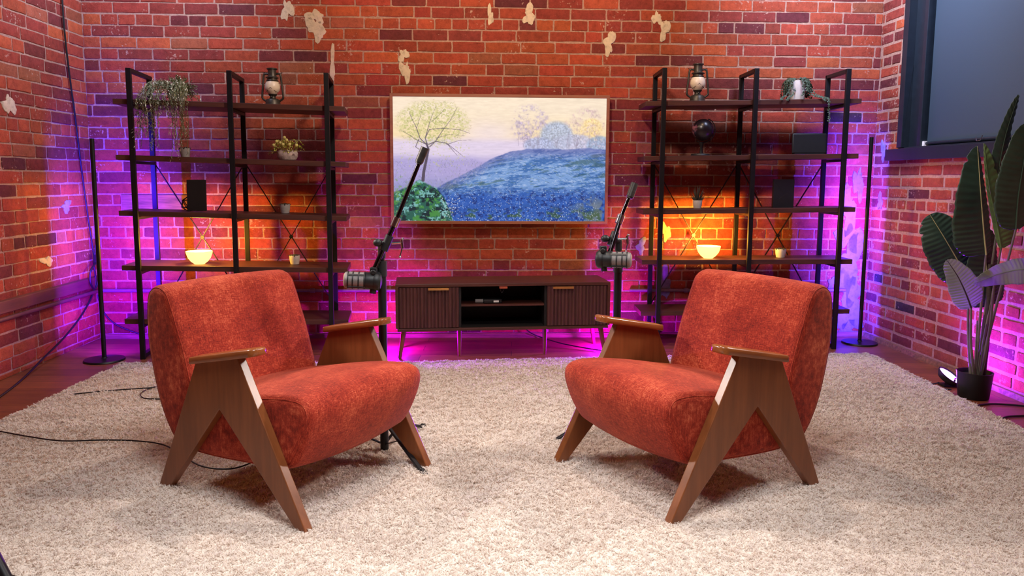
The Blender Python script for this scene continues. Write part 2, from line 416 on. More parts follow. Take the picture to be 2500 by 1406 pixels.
brick_wall('wall_right', RB, RF, (RD.y, -RD.x) if RD.y < 0 else (-RD.y, RD.x), 0, ZC, 37, hole=WIN, headers=(-3, -9, -16, -23), mort=.019, brick='brick_smeared',
           patches=[(rs(5.5), 1.36, .03, .06, 4, 41), (rs(5.5), 1.0, .04, .05, 4, 42), (rs(4.45), 1.12, .05, .04, 2, 45)])
m = MB(); m.box(((LF[0]+RF[0])/2, -1.56, ZC/2), (RF[0]-LF[0]+.2, .12, ZC)); struct(m.build('wall_front', simple('painted_wall', (120, 70, 54), .9)))
m = MB(); m.prism([LF, RF, (RB[0]+.1, RB[1]+.1), (LA[0]-.1, LA[1]+.1)], -.1, 0, 'xy'); struct(m.build('floor', M['floor'], smooth=0))
m = MB(); m.prism([LF, RF, (RB[0]+.1, RB[1]+.1), (LA[0]-.1, LA[1]+.1)], ZC, ZC+.1, 'xy'); struct(m.build('ceiling', M['ceil'], smooth=0))

# ledge and pipe running round the left side, pipe along the back wall
m = MB()
def LW(t, z, q): # t metres towards the camera from the back-left corner
    return Vector((LA[0], LA[1], 0)) + Vector((ln.x, ln.y, 0))*t + Vector((0, 0, z)) + Vector((abs(ln.y), abs(ln.x)*1, 0))*q
m.addv([LW(0, .375, 0), LW(0, .375, .022), LW(0, .445, .022), LW(0, .452, 0), LW(6.8, .375, 0), LW(6.8, .375, .022), LW(6.8, .445, .022), LW(6.8, .452, 0)],
       [(0, 1, 5, 4), (1, 2, 6, 5), (2, 3, 7, 6), (0, 3, 2, 1), (4, 5, 6, 7)])
struct(m.build('trim_1', mat_wood('ledge_wood', (84, 42, 32), (116, 60, 44), 'y', .6), smooth=0, bevel=.004))
m = MB(); m.tube([LW(.02, .345, .022), LW(6.8, .345, .022)], .013, 10); struct(m.build('trim_2', simple('painted_pipe', (96, 54, 46), .5)))
def BW(s, z, q): return Vector((LA[0], LA[1], 0)) + Vector((bd.x, bd.y, 0))*s + Vector((0, 0, z)) + Vector((bn[0], bn[1], 0))*q
m = MB(); m.tube([BW(.03, .345, .026), BW(2.2, .345, .026)], .012, 10); m.tube([BW(3.8, .345, .026), BW(5.4, .345, .026)], .012, 10)
for s in (.6, 1.5, 4.2, 5.0): m.tube([BW(s, .345, .026), BW(s+.03, .345, .026)], .017, 10)
struct(m.build('trim_3', simple('painted_pipe_back', (120, 92, 98), .5)))

# small skirting boards
for nm, f0, f1 in (('baseboard_right', rs(5.6), rs(-1.4)),):
    m = MB(); a = Vector((*RB, 0)) + RD*f0; b = Vector((*RB, 0)) + RD*f1; nn = Vector((RD.y, -RD.x, 0)); nn = nn if nn.x < 0 else -nn
    m.addv([a+nn*.002, b+nn*.002, b+nn*.03, a+nn*.03, a+nn*.002+Vector((0, 0, .028)), b+nn*.002+Vector((0, 0, .028)), b+nn*.022+Vector((0, 0, .028)), a+nn*.022+Vector((0, 0, .028))],
           [(0, 1, 2, 3), (4, 7, 6, 5), (3, 2, 6, 7), (0, 3, 7, 4), (1, 5, 6, 2)])
    struct(m.build(nm, M['beam'], smooth=0))
m = MB(); a = BW(.05, 0, .0); b = BW(5.55, 0, 0); nn = Vector((*bn, 0))
m.addv([a+nn*.002, b+nn*.002, b+nn*.04, a+nn*.04, a+nn*.002+Vector((0, 0, .03)), b+nn*.002+Vector((0, 0, .03)), b+nn*.03+Vector((0, 0, .03)), a+nn*.03+Vector((0, 0, .03))],
       [(0, 1, 2, 3), (4, 7, 6, 5), (3, 2, 6, 7), (0, 3, 7, 4), (1, 5, 6, 2)])
struct(m.build('baseboard_back', M['beam'], smooth=0))

# ------------------------------------------------------------------ window with roller blind
def RW(Y, z, q):   # q into the room
    nn = Vector((RD.y, -RD.x, 0)); nn = nn if nn.x < 0 else -nn
    return Vector((*RB, 0)) + RD*rs(Y) + Vector((0, 0, z)) + nn*q
def rbox(mb, Y0, Y1, z0, z1, q0, q1):
    P = [RW(y, z, q) for y in (Y0, Y1) for z in (z0, z1) for q in (q0, q1)]
    mb.addv(P, [(0, 1, 3, 2), (4, 6, 7, 5), (0, 4, 5, 1), (2, 3, 7, 6), (0, 2, 6, 4), (1, 5, 7, 3)])
m = MB()
rbox(m, 5.30, 5.24, 1.37, 2.74, -.11, .022); rbox(m, 5.24, 5.12, 1.37, 2.74, -.10, -.03); rbox(m, 3.16, 3.11, 1.37, 2.74, -.11, .022)
rbox(m, 5.24, 3.16, 2.68, 2.74, -.11, .022); rbox(m, 5.12, 5.08, 1.37, 2.70, -.11, -.015)
w1 = struct(m.build('window_1', M['casing'], smooth=0, bevel=.003))
m = MB(); rbox(m, 5.40, 3.06, 1.285, 1.362, -.005, .045); rbox(m, 5.30, 3.12, 1.336, 1.372, -.11, .0)
m.build('window_sill', M['casing'], w1, smooth=0, bevel=.003)
m = MB(); rbox(m, 5.10, 3.16, 1.38, 2.70, -.115, -.108)
t = NT('window_glass'); m.build('window_pane', t.out(s2l((30, 36, 46)), .05, 0, None, Specular_IOR_Level=.6), w1, smooth=0)
rb = thing('roller_blind', 'dark slate blue roller blind pulled down over the black window', 'blind', RW(4.1, 1.372, -.03))
LOC = rb.location.copy()
def local(mb, loc): mb.v = [tuple(Vector(v)-loc) for v in mb.v]
m = MB(); rbox(m, 5.055, 3.18, 1.40, 2.68, -.052, -.049); local(m, LOC); m.build('blind_fabric', M['blind'], rb, smooth=0)
m = MB(); m.tube([RW(5.06, 1.39, -.05), RW(3.18, 1.39, -.05)], .012, 10); local(m, LOC); m.build('bottom_bar', M['casing'], rb)
m = MB(); rbox(m, 5.085, 5.06, 1.372, 1.405, -.062, -.03); local(m, LOC); m.build('end_cap', M['white'], rb, smooth=0)
for yy in (4.50, 4.28):
    m = MB(); m.tube(smoothpath([RW(yy+.03, 1.405, -.03), RW(yy+.02, 1.385, -.025), RW(yy, 1.38, -.02), RW(yy-.02, 1.385, -.025), RW(yy-.025, 1.41, -.03)], 4), .0025, 6); local(m, LOC); m.build('pull_ring', M['chrome'], rb)

# ------------------------------------------------------------------ rug
def far_y(x):
    xs = [-2.45, -.6, .5, 2.4]; ys = [4.55, 4.62, 4.77, 4.93]
    return float(np.interp(x, xs, ys))
RX0, RX1 = -2.36, 2.345
def rz_(x, y):
    e = np.minimum(np.minimum(x-RX0, RX1-x), np.interp(x, [-2.45, -.6, .5, 2.4], [4.55, 4.62, 4.77, 4.93])-y)
    e = np.clip(e/.25, 0, 1)
    flat = np.zeros_like(x)+1.
    for (cx, cy) in ((-.80, 2.9), (.80, 2.95)):      # flattened under the chairs
        flat *= 1-np.exp(-(((x-cx)/.75)**2+((y-cy)/.75)**2)**2)
    h = .017*(1+np.sin(3.1*x+1.1*np.sin(1.7*y)+.6))*.5 + .010*(1+np.sin(2.3*y+1.9*x+1.7*np.sin(1.1*x)))*.5
    r = np.exp(-((y-2.55)/.7)**2)*np.exp(-(x/.75)**2)
    h = h + .036*r*(.5+.5*np.sin(13*x+1.5*np.sin(3*y)+4*np.maximum(0, 2.7-y)))
    h = h + .0045*np.sin(61*x+2.1*np.sin(43*y)+3*np.sin(11*y))*np.sin(57*y+2.3*np.sin(47*x)) + .014*np.sin(5.7*y-2.1*x)*np.exp(-((x-1.7)/1.0)**2)
    return np.maximum(.012+h*e*(.25+.75*flat), .010)
NX, NY = 190, 150
rug = None
xs = np.linspace(0, 1, NX); ys = np.linspace(0, 1, NY)
gx, gy = np.meshgrid(xs, ys, indexing='ij'); X = RX0+(RX1-RX0)*gx; FY = np.interp(X, [-2.45, -.6, .5, 2.4], [4.55, 4.62, 4.77, 4.93]); Y = 1.0+(FY-1.0)*gy
Z = rz_(X, Y)
V = np.stack([X, Y, Z], -1).reshape(-1, 3)
idx = np.arange(NX*NY).reshape(NX, NY)
Fq = np.stack([idx[:-1, :-1], idx[1:, :-1], idx[1:, 1:], idx[:-1, 1:]], -1).reshape(-1, 4)
ring = np.concatenate([idx[:, 0], idx[-1, 1:], idx[-2::-1, -1], idx[0, -2:0:-1]])
nb = len(V); Vb = V[ring].copy(); Vb[:, 2] = .001
V2 = np.concatenate([V, Vb]); K = len(ring)
sk = [(int(ring[i]), int(ring[(i+1) % K]), nb+(i+1) % K, nb+i) for i in range(K)]
me = bpy.data.meshes.new('shag_rug'); me.from_pydata(V2.tolist(), [], Fq.tolist()+sk+[tuple(range(nb, nb+K))])
me.materials.append(mat_base())
ca = me.color_attributes.new('tone', 'FLOAT_COLOR', 'POINT'); ca.data.foreach_set('color', np.tile([.8, .78, .76, 1.], len(V2)).astype(np.float32))
me.polygons.foreach_set('use_smooth', [True]*len(me.polygons))
rug = bpy.data.objects.new('shag_rug', me); C.objects.link(rug)
tag(rug, 'large cream shag rug covering the wooden floor under both armchairs', 'rug')
# pile: curled yarn tufts, denser close to the viewer's half of the rug
def make_pile(N):
    y = 1.25 + (4.95-1.25)*rng.random(N)**1.25
    x = RX0+(RX1-RX0)*rng.random(N)
    fy = np.interp(x, [-2.45, -.6, .5, 2.4], [4.55, 4.62, 4.77, 4.93]); k = y < fy; x = x[k]; y = y[k]
    ex = rng.random(40000)*1.; # extra fringe round the edges
    e1 = rng.random(9000)*3.4+1.3; x = np.concatenate([x, RX0+rng.normal(0, .006, 9000), RX1+rng.normal(0, .006, 9000)]); y = np.concatenate([y, np.minimum(e1, 4.55), np.minimum(1.3+rng.random(9000)*3.6, 4.92)])
    xe = RX0+(RX1-RX0)*rng.random(14000); x = np.concatenate([x, xe]); y = np.concatenate([y, np.interp(xe, [-2.45, -.6, .5, 2.4], [4.55, 4.62, 4.77, 4.93])+rng.normal(0, .006, 14000)])
    n = len(x); z = rz_(x, y)
    sc = np.clip(y/3.2, .62, 1.02)
    th = rng.random(n)*2*PI; lean = rng.uniform(.4, 1.25, n); Lh = rng.uniform(.008, .016, n)*sc; w = rng.uniform(.0015, .0028, n)*sc; Lh = Lh*(1+.35*np.sin(38*x+4*np.sin(29*y))*np.sin(33*y+3*np.sin(41*x)))
    # clumped lean direction
    th = 2.0*np.sin(47*x+3*np.sin(33*y))+2.0*np.cos(41*y+2*np.sin(53*x)) + rng.normal(0, 1.5, n)
    dx, dy = np.cos(th), np.sin(th); px, py = -dy, dx
    hts = [0, .45, .8, .95]; out = [0, .12, .55, 1.05]; wd = [1., 1.05, .9, .35]
    tw = rng.normal(0, .5, n)
    rings = []
    for h, o, q in zip(hts, out, wd):
        cx = x+dx*Lh*o*lean+px*tw*o*Lh*.6; cy = y+dy*Lh*o*lean+py*tw*o*Lh*.6; cz = z-.001+Lh*h*(1.25-.45*lean)
        rings.append(np.stack([cx-px*w*q, cy-py*w*q, cz], -1)); rings.append(np.stack([cx+px*w*q, cy+py*w*q, cz], -1))
    Vv = np.stack(rings, 1)                      # n,8,3
    base = (np.arange(n)*8)[:, None, None]
    q = np.array([[0, 1, 3, 2], [2, 3, 5, 4], [4, 5, 7, 6]])[None]
    Fv = (base+q).reshape(-1)
    me = bpy.data.meshes.new('pile'); me.vertices.add(n*8); me.vertices.foreach_set('co', Vv.reshape(-1).astype(np.float32))
    nf = n*3; me.loops.add(nf*4); me.loops.foreach_set('vertex_index', Fv.astype(np.int32))
    me.polygons.add(nf); me.polygons.foreach_set('loop_start', (np.arange(nf)*4).astype(np.int32))
    me.polygons.foreach_set('use_smooth', np.ones(nf, bool)); me.update(calc_edges=True)
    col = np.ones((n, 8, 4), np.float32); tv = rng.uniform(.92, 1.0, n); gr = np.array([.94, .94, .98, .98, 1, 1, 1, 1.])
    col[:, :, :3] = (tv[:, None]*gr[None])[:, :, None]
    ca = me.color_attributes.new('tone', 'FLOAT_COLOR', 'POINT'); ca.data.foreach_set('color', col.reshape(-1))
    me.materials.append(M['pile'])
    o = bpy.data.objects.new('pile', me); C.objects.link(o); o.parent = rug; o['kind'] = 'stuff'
make_pile(640000)

# ------------------------------------------------------------------ armchairs
def closed_spline(pts, k=6):
    n = len(pts); out = []
    for i in range(n):
        p0, p1, p2, p3 = (Vector(pts[(i+j) % n]) for j in (-1, 0, 1, 2))
        for j in range(k):
            t = j/k; out.append(.5*((2*p1)+(p2-p0)*t+(2*p0-5*p1+4*p2-p3)*t*t+(3*p1-p0-3*p2+p3)*t**3))
    return out
def offset(poly, d):
    n = len(poly); out = []
    area = sum(poly[i].x*poly[(i+1) % n].y-poly[(i+1) % n].x*poly[i].y for i in range(n)); sg = 1 if area > 0 else -1
    for i in range(n):
        t = (poly[(i+1) % n]-poly[i-1]).normalized(); out.append(poly[i]+Vector((-t.y, t.x))*d*sg)   # inward for +d
    return out
def cushion(prof, x0, x1, r, crown):
    P = closed_spline(prof, 5); n = len(P); st = []
    for k in range(7):
        a = k/6*PI/2; st.append((r*(1-math.cos(a)) if False else r*(1-math.sin(PI/2-a)) , r*(1-math.cos(PI/2-a))))
    # st: (distance from the side, inward offset)
    st = [(r*(1-math.cos(a)), r*(1-math.sin(a))) for a in [PI/2*k/6 for k in range(7)]]
    W = x1-x0; xsn = [(x0+s, o) for s, o in st] + [(x0+r+(W-2*r)*k/12, 0) for k in range(1, 12)] + [(x1-s, o) for s, o in st[::-1]]
    mb = MB(); V = []; 
    for x, o in xsn:
        c = crown*(1-((2*(x-x0)/W)-1)**2); Q = offset(P, o-c)
        V += [(x, q.x, q.y) for q in Q]
    Fc = []
    for i in range(len(xsn)-1):
        for j in range(n): Fc.append((i*n+j, i*n+(j+1) % n, (i+1)*n+(j+1) % n, (i+1)*n+j))
    Fc.append(tuple(range(n))); Fc.append(tuple(range((len(xsn)-1)*n, len(xsn)*n)))
    mb.addv(V, Fc); seams = []
    for x, c in ((x0+.29*r, 0), (x1-.29*r, 0)): seams.append([(x, q.x, q.y) for q in offset(P, .29*r-crown*(1-(1-.58*r/W)**2))])
    return mb, seams
SEAT = [(.022, .36), (.030, .402), (.065, .421), (.15, .420), (.30, .398), (.46, .366), (.64, .328), (.69, .29), (.69, .22), (.66, .165), (.58, .148), (.45, .150), (.30, .160), (.18, .170), (.118, .183), (.082, .222), (.045, .29)]
BACK = [(.575, .335), (.600, .43), (.630, .53), (.662, .615), (.686, .675), (.704, .712), (.728, .734), (.764, .743), (.798, .733), (.824, .700), (.834, .63), (.834, .54), (.815, .43), (.785, .32), (.748, .24), (.70, .178), (.65, .16), (.61, .20), (.580, .26)]
def make_chair(label, loc, rz):
    t = thing('armchair', label, 'armchair', loc, rz)
    for nm, prof, cr, r in (('seat', SEAT, .022, .032), ('backrest', BACK, .008, .028)):
        mb, seams = cushion(prof, -.306, .306, r, cr)
        o = mb.build(nm, M['fabric'], t, smooth=60)
        for sm in seams:
            s2 = MB(); s2.tube(sm+[sm[0]], .0022, 6, cap=False); s2.build('seam_piping', M['fabric'], o)
    for sx in (-1, 1):
        xo = .34*sx; xi = (.34-.033)*sx
        poly = [(0, 0), (.043, 0), (.397, .350), (.700, 0), (.752, 0), (.512, .498), (.296, .541)]
        m = MB(); m.prism(poly, min(xo, xi), max(xo, xi), 'yz')
        m.build('side_frame', M['chairwood'], t, smooth=0, bevel=.003)
        # armrest: rounded board sloping up to the front
        m = MB(); N = 10; outl = []
        y0, y1 = .204, .532; wx0, wx1 = -.036, .036; rr = .024
        def arc(cx, cy, a0, a1, r, k=6): return [(cx+r*math.cos(a0+(a1-a0)*i/k), cy+r*math.sin(a0+(a1-a0)*i/k)) for i in range(k+1)]
        outl += arc(wx1-rr, y0+rr, -PI/2, 0, rr); outl += arc(wx1-.014, y1-.014, 0, PI/2, .014)
        outl += arc(wx0+.014, y1-.014, PI/2, PI, .014); outl += arc(wx0+rr, y0+rr, PI, 1.5*PI, rr)
        cx = .322*sx; zz = lambda y: .498-.20*(y-.512)
        V = []; n = len(outl)
        for th, ins in ((.0, .003), (.003, 0), (.020, 0), (.0245, .0025), (.026, .008)):
            for (a, b) in outl:
                k = 1-ins/.036; V.append((cx+a*k, (b-.368)*(1-ins/.164)+.368, zz(b)+th+.002*math.cos(PI*(b-.368)/.164)))
        Fc = [(i*n+j, i*n+(j+1) % n, (i+1)*n+(j+1) % n, (i+1)*n+j) for i in range(4) for j in range(n)] + [tuple(range(n))[::-1], tuple(range(4*n, 5*n))]
        m.addv(V, Fc); m.build('armrest', M['armwood'], t, smooth=50)
    m = MB(); m.box((0, .62, .20), (.62, .05, .03)); m.box((0, .20, .20), (.62, .05, .03)); m.build('cross_rail', M['chairwood'], t, smooth=0)
    return t
def chair_at(p_front, ang, flip):
    a = fl(*p_front, z=.01); w = Vector((math.cos(ang), math.sin(ang), 0)); c = a+w*.34
    return (c.x, c.y, .012), (ang if not flip else ang-PI)
loc, rz = chair_at((748, 1308), math.radians(59.5), False)
ch1 = make_chair('rust orange upholstered armchair with angled wooden legs, on the left facing right', loc, rz)
loc, rz = chair_at((1633, 1299), math.radians(121.1), True)
ch2 = copy_tree(ch1); ch2.location = (loc[0], loc[1], .020); ch2.rotation_euler.z = rz
ch2['label'] = 'rust orange upholstered armchair with angled wooden legs, on the right facing left'
ch1['group'] = ch2['group'] = 'pair of rust armchairs on the rug'

# ------------------------------------------------------------------ open shelving units
def shelving(label, P0, P1, depth, top, boards, ends, braces=True):
    P0 = Vector((*P0, 0)); P1 = Vector((*P1, 0)); d = (P1-P0).normalized(); L = (P1-P0).length; rz = math.atan2(d.y, d.x)
    t = thing('bookshelf', label, 'bookshelf', P0, rz)
    pw = .030
    for k in range(3):
        x = L*k/2; m = MB()
        m.box((x, 0, top/2), (pw, pw*.8, top)); m.box((x, depth, top/2), (pw, pw*.8, top))
        m.box((x, depth/2, top-pw*.4), (pw, depth, pw*.8)); m.box((x, depth/2, .022), (pw, depth, pw*.8))
        for (za, zb) in boards:
            z = za+(zb-za)*k/2
            m.box((x, depth/2, z-.044), (pw*.9, depth-.02, .018))
            m.prism([(pw*.4, z-.036), (pw*.4+.045, z-.036), (pw*.4, z-.052)], x-.004, x+.004, 'yz')
        m.build('side_frame', M['black'], t, smooth=0, bevel=.0015)
    for (za, zb) in boards:
        m = MB(); x0, x1 = -ends[0], L+ends[1]
        sl = (zb-za)/L; f = lambda x: za+sl*x
        y0, y1 = .018, depth-.02
        P = [(x, y, f(x)+dz) for x in (x0, x1) for y in (y0, y1) for dz in (-.032, 0)]
        m.addv(P, [(0, 1, 3, 2), (4, 6, 7, 5), (0, 4, 5, 1), (2, 3, 7, 6), (0, 2, 6, 4), (1, 5, 7, 3)])
        m.build('shelf_board', M['shelf'], t, smooth=0, bevel=.002)
    z2 = boards[1][0]-.05; z5 = boards[4][0]-.0
    for k in range(2):
        xa = L*k/2+.01; xb = L*(k+1)/2-.01
        for a, b, o in (((xa, z2), (xb, z5), .004), ((xb, z2), (xa, z5), -.004)):
            m = MB(); m.bar((a[0], depth+.008+o, a[1]), (b[0], depth+.008+o, b[1]), .015, .005)
            if o > 0: m.lathe([(.013, -.006), (.013, .012)], 12, ((xa+xb)/2, depth+.003, (z2+z5)/2), (0, -1, 0))
            m.build('cross_brace', M['black'], t, smooth=0)
    return t, d, rz
LS, dL, rzL = shelving('black metal and dark wood shelving unit on the left with hanging plant on top', (-2.33, 4.745), (-1.175, 4.922), .40, 1.80,
                  [(1.617, 1.599), (1.278, 1.250), (.934, .902), (.593, .565), (.254, .223)], (.105, .108))
RSh, dR, rzR = shelving('black metal and dark wood shelving unit on the right with globe and lantern', (.996, 5.15), (2.205, 5.15), .33, 1.875,
                  [(1.663, 1.685), (1.303, 1.324), (.945, .967), (.605, .615), (.252, .272)], (.115, .105))
LB = [(1.617, 1.599), (1.278, 1.250), (.934, .902), (.593, .565), (.254, .223)]; RBd = [(1.663, 1.685), (1.303, 1.324), (.945, .967), (.605, .615), (.252, .272)]
def on_left(px, k, dy=.18):
    "point on the left unit's board k under image column px"
    A = Vector((-2.33, 4.745, 0)); q = A+Vector((-dL.y, dL.x, 0))*dy; nrm = Vector((-dL.y, dL.x, 0))
    p = pl(px, 400, q, nrm); s = (p-A).dot(dL); z = LB[k][0]+(LB[k][1]-LB[k][0])*s/1.1685; return Vector((p.x, p.y, z+.0004))
def on_right(px, k, dy=.16):
    A = Vector((.996, 5.15, 0)); p = at(px, 400, 5.15+dy); s = p.x-A.x; z = RBd[k][0]+(RBd[k][1]-RBd[k][0])*s/1.209; return Vector((p.x, p.y, z+.0004))

# ------------------------------------------------------------------ lanterns
def make_lantern(label, loc, hgt):
    t = thing('lantern', label, 'lantern', loc, 0, 'hurricane lanterns on the shelves'); k = hgt/.26; S = lambda pr: [(r*k, z*k) for r, z in pr]
    m = MB(); m.lathe(S([(.050, 0), (.053, .006), (.050, .014), (.047, .036), (.040, .044), (.022, .050), (.018, .062), (.026, .070), (.030, .078)]), 28); m.build('oil_tank', M['lantern'], t)
    m = MB(); m.lathe(S([(.026, .078), (.036, .090), (.048, .106), (.051, .125), (.047, .148), (.038, .162)]), 28); m.build('glass_globe', M['lanternglass'], t)
    m = MB(); m.lathe(S([(.038, .158), (.040, .166), (.036, .172), (.033, .182), (.043, .186), (.043, .190), (.030, .196), (.027, .205), (.028, .240), (.036, .244), (.036, .250), (.018, .254)]), 28); m.build('chimney_cap', M['lantern'], t)
    for s in (-1, 1):
        m = MB(); m.tube(smoothpath([(s*.026*k, 0, .212*k), (s*.048*k, 0, .214*k), (s*.058*k, 0, .200*k), (s*.064*k, 0, .140*k), (s*.071*k, 0, .070*k), (s*.068*k, 0, .048*k), (s*.044*k, 0, .030*k)], 6), .0068*k, 10); m.build('side_tube', M['lantern'], t)
    m = MB()
    for s in (-1, 1): m.tube(smoothpath([(s*.046*k, -.012*k, .150*k), (0, -.050*k, .118*k), (-s*.042*k, -.018*k, .086*k)], 6), .0012*k, 5)
    m.build('guard_wire', M['darkgrey'], t)
    m = MB(); m.sphere((0, -.03*k, .058*k), .007*k, 8, 6); m.tube([(0, -.016*k, .058*k), (0, -.03*k, .058*k)], .002*k, 6); m.build('wick_knob', M['darkgrey'], t)
    m = MB(); m.tube(smoothpath([(-.058*k, 0, .21*k), (-.062*k, .02*k, .225*k), (-.02*k, .05*k, .215*k), (.02*k, .05*k, .215*k), (.062*k, .02*k, .225*k), (.058*k, 0, .21*k)], 5), .0015*k, 5); m.build('carry_handle', M['darkgrey'], t)
    return t
make_lantern('dark metal hurricane lantern with frosted globe standing on top of the left shelving unit', on_left(671, 0, .16), .245)
make_lantern('dark metal hurricane lantern with crossed guard wires on top of the right shelving unit', on_right(1697, 0, .13), .262)

# ------------------------------------------------------------------ pots
def pot(mb, r0, r1, h, n=24, bulge=0.):
    mb.lathe([(r0*.6, .0), (r0, .002), (r0+(r1-r0)*.5+bulge, h*.5), (r1, h*.96), (r1*.98, h), (r1*.88, h), (r1*.86, h*.86), (.0001, h*.85)], n)
def blade(mb, base, dirv, L, w, curl=.3, mi=0, n=3):
    d = Vector(dirv).normalized(); side = d.cross(Vector((0, 0, 1)))
    side = side.normalized() if side.length > 1e-3 else Vector((1, 0, 0)); up = side.cross(d).normalized(); base = Vector(base)
    V = []
    for i in range(n+1):
        t = i/n; c = base+d*L*t-Vector((0, 0, 1))*curl*L*t*t; ww = w*math.sin(PI*(.15+.8*t)) if i < n else w*.08
        V += [c-side*ww/2, c+side*ww/2]
    mb.addv(V, [(2*i, 2*i+1, 2*i+3, 2*i+2) for i in range(n)], mi)
# hanging plant on the left unit
bp = on_left(440, 0, .15)
t = thing('trailing_plant', 'bushy sage green trailing plant spilling over the top board of the left shelving', 'plant', bp)
m = MB(); pot(m, .045, .06, .085); m.build('pot', M['greypot'], t)
m = MB(); rr = random.Random(5); stems = MB()
for i in range(120):
    a = rr.uniform(0, 2*PI); el = rr.uniform(-.1, 1.5); L = rr.uniform(.06, .135)
    d = Vector((math.cos(a)*math.cos(el)*1.15, math.sin(a)*math.cos(el)*.7-.15, math.sin(el)*.85)); p0 = Vector((.025, -.01, .075))
    pts = [p0+d*L*q - Vector((0, 0, 1))*.05*q*q*(1.2-el*.6) for q in (0, .33, .66, 1.)]
    stems.tube(pts, .0012, 4, cap=False)
    for q in range(20):
        tt = rr.uniform(.25, 1); k = min(int(tt*3), 2); c = pts[k].lerp(pts[k+1], tt*3-k)
        blade(m, c, (rr.uniform(-1, 1), rr.uniform(-1, 1), rr.uniform(-.4, 1)), rr.uniform(.016, .030), .0050, .2, mi=rr.choice((0, 0, 1)), n=2)
for i in range(52):   # hanging strands
    side = rr.choice((-1, -1, -1, 0, 1, 1)); x = {-1: rr.uniform(-.17, -.05), 0: rr.uniform(-.06, .03), 1: rr.uniform(.04, .14)}[side]
    Lh = {-1: rr.uniform(.10, .30), 0: rr.uniform(.02, .10), 1: rr.uniform(.12, .36)}[side]
    yf = -.15-rr.uniform(.0, .03); pts = smoothpath([(x*.3+.01, -.02, .09), (x*.75, yf*.6, .085+rr.uniform(-.02, .04)), (x, yf-.015, .01), (x+rr.uniform(-.02, .02), yf-.02, -Lh*.5), (x+rr.uniform(-.03, .03), yf-.015, -Lh)], 7)
    stems.tube(pts, .0011, 4, cap=False)
    for p in pts[4:]:
        for _ in range(3):
            blade(m, p+Vector((rr.uniform(-.006, .006), 0, rr.uniform(-.012, .012))), (rr.uniform(-1, 1), rr.uniform(-1, .5), rr.uniform(-.9, .5)), rr.uniform(.014, .026), .0042, .1, mi=rr.choice((0, 1)), n=2)
f = m.build('foliage', [M['sage'], M['sagetip']], t, smooth=0, fix=False); stems.build('stem', M['sage'], t)

# small pots
def small_pot(label, loc, r, h, kind, mat):
    t = thing('potted_succulent', label, 'potted plant', loc); m = MB(); pot(m, r*.78, r, h, 24, r*.06); m.build('pot', M[mat], t)
    m = MB(); m.lathe([(r*.84, h*.84), (.0001, h*.9)], 18); m.build('soil', M['soil'], t)
    m = MB(); rq = random.Random(int(loc[0]*1000))
    if kind == 'aloe':
        for i in range(20):
            a = i*2.4; el = .35+.06*i; L = h*(.75+.055*i)
            d = Vector((math.cos(a)*math.cos(el), math.sin(a)*math.cos(el), math.sin(el))); p = Vector((d.x*.006, d.y*.006, h*.86))
            m.tube([p, p+d*L*.5, p+d*L*.82+Vector((0, 0, .004)), p+d*L+Vector((0, 0, .012))], [.0048, .0045, .0028, .0006], 6)
        m.build('aloe_leaves', M['aloe'], t)
    else:
        for i in range(26):
            a = i*2.4; q = math.sqrt(i/26)*r*.8; el = 1.35-q/r*.9
            d = Vector((math.cos(a)*math.cos(el), math.sin(a)*math.cos(el), math.sin(el))); p = Vector((math.cos(a)*q, math.sin(a)*q, h*.86))
            m.tube([p, p+d*.010, p+d*.018], [.004, .0045, .001], 6)
        m.build('succulent_leaves', M['succ'], t)
    return t
small_pot('small grey pot with a low plant on the second board, below the hanging plant', on_left(453, 1, .2), .032, .058, 'succ', 'greypot')
small_pot('small grey pot alone on the middle board of the left shelving', on_left(693, 2, .2), .033, .060, 'succ', 'greypot')
small_pot('small white pot with dark succulent on the lower board of the left shelving', on_left(713, 3, .2), .035, .060, 'succ', 'whitepot')
small_pot('white pot with spiky aloe on the middle board of the right shelving', on_right(1706, 2, .12), .032, .056, 'aloe', 'whitepot')
small_pot('small white pot with dark succulent on the lower board of the right shelving', on_right(1916, 3, .14), .037, .062, 'succ', 'whitepot')

# flower bowl
t = thing('flower_bowl', 'round stone bowl of yellow green artificial flowers on the left shelving', 'plant', on_left(703, 1, .14))
m = MB(); m.lathe([(.04, 0), (.052, .004), (.064, .026), (.065, .045), (.056, .064), (.050, .066), (.046, .056), (.0001, .054)], 28); m.build('bowl', M['stonepot'], t)
m = MB(); rr = random.Random(9)
for i in range(150):
    a = rr.uniform(0, 2*PI); el = rr.uniform(-.25, 1.2); R = rr.uniform(.055, .105)
    c = Vector((math.cos(a)*math.cos(el)*R*1.15, math.sin(a)*math.cos(el)*R*.8, .062+math.sin(el)*R*.8))
    for _ in range(5): blade(m, c, (c.x*8+rr.uniform(-.8, .8), c.y*8+rr.uniform(-.8, .8), rr.uniform(-.3, 1)), rr.uniform(.012, .02), .008, .3, n=2)
m.build('foliage', M['yellowgreen'], t, smooth=0, fix=False)
for (x, z) in ((-.055, .125), (-.03, .115), (-.008, .15), (.008, .133), (-.012, .105), (.03, .105), (.075, .10), (-.07, .10)):
    m = MB(); m.sphere((x, -.06+abs(z-.1)*.5, z-.005), .0105, 12, 8); m.tube([(x, -.055, z), (x*.5, -.02, .06)], .0012, 5); m.build('flower_bud', M['bud'], t)

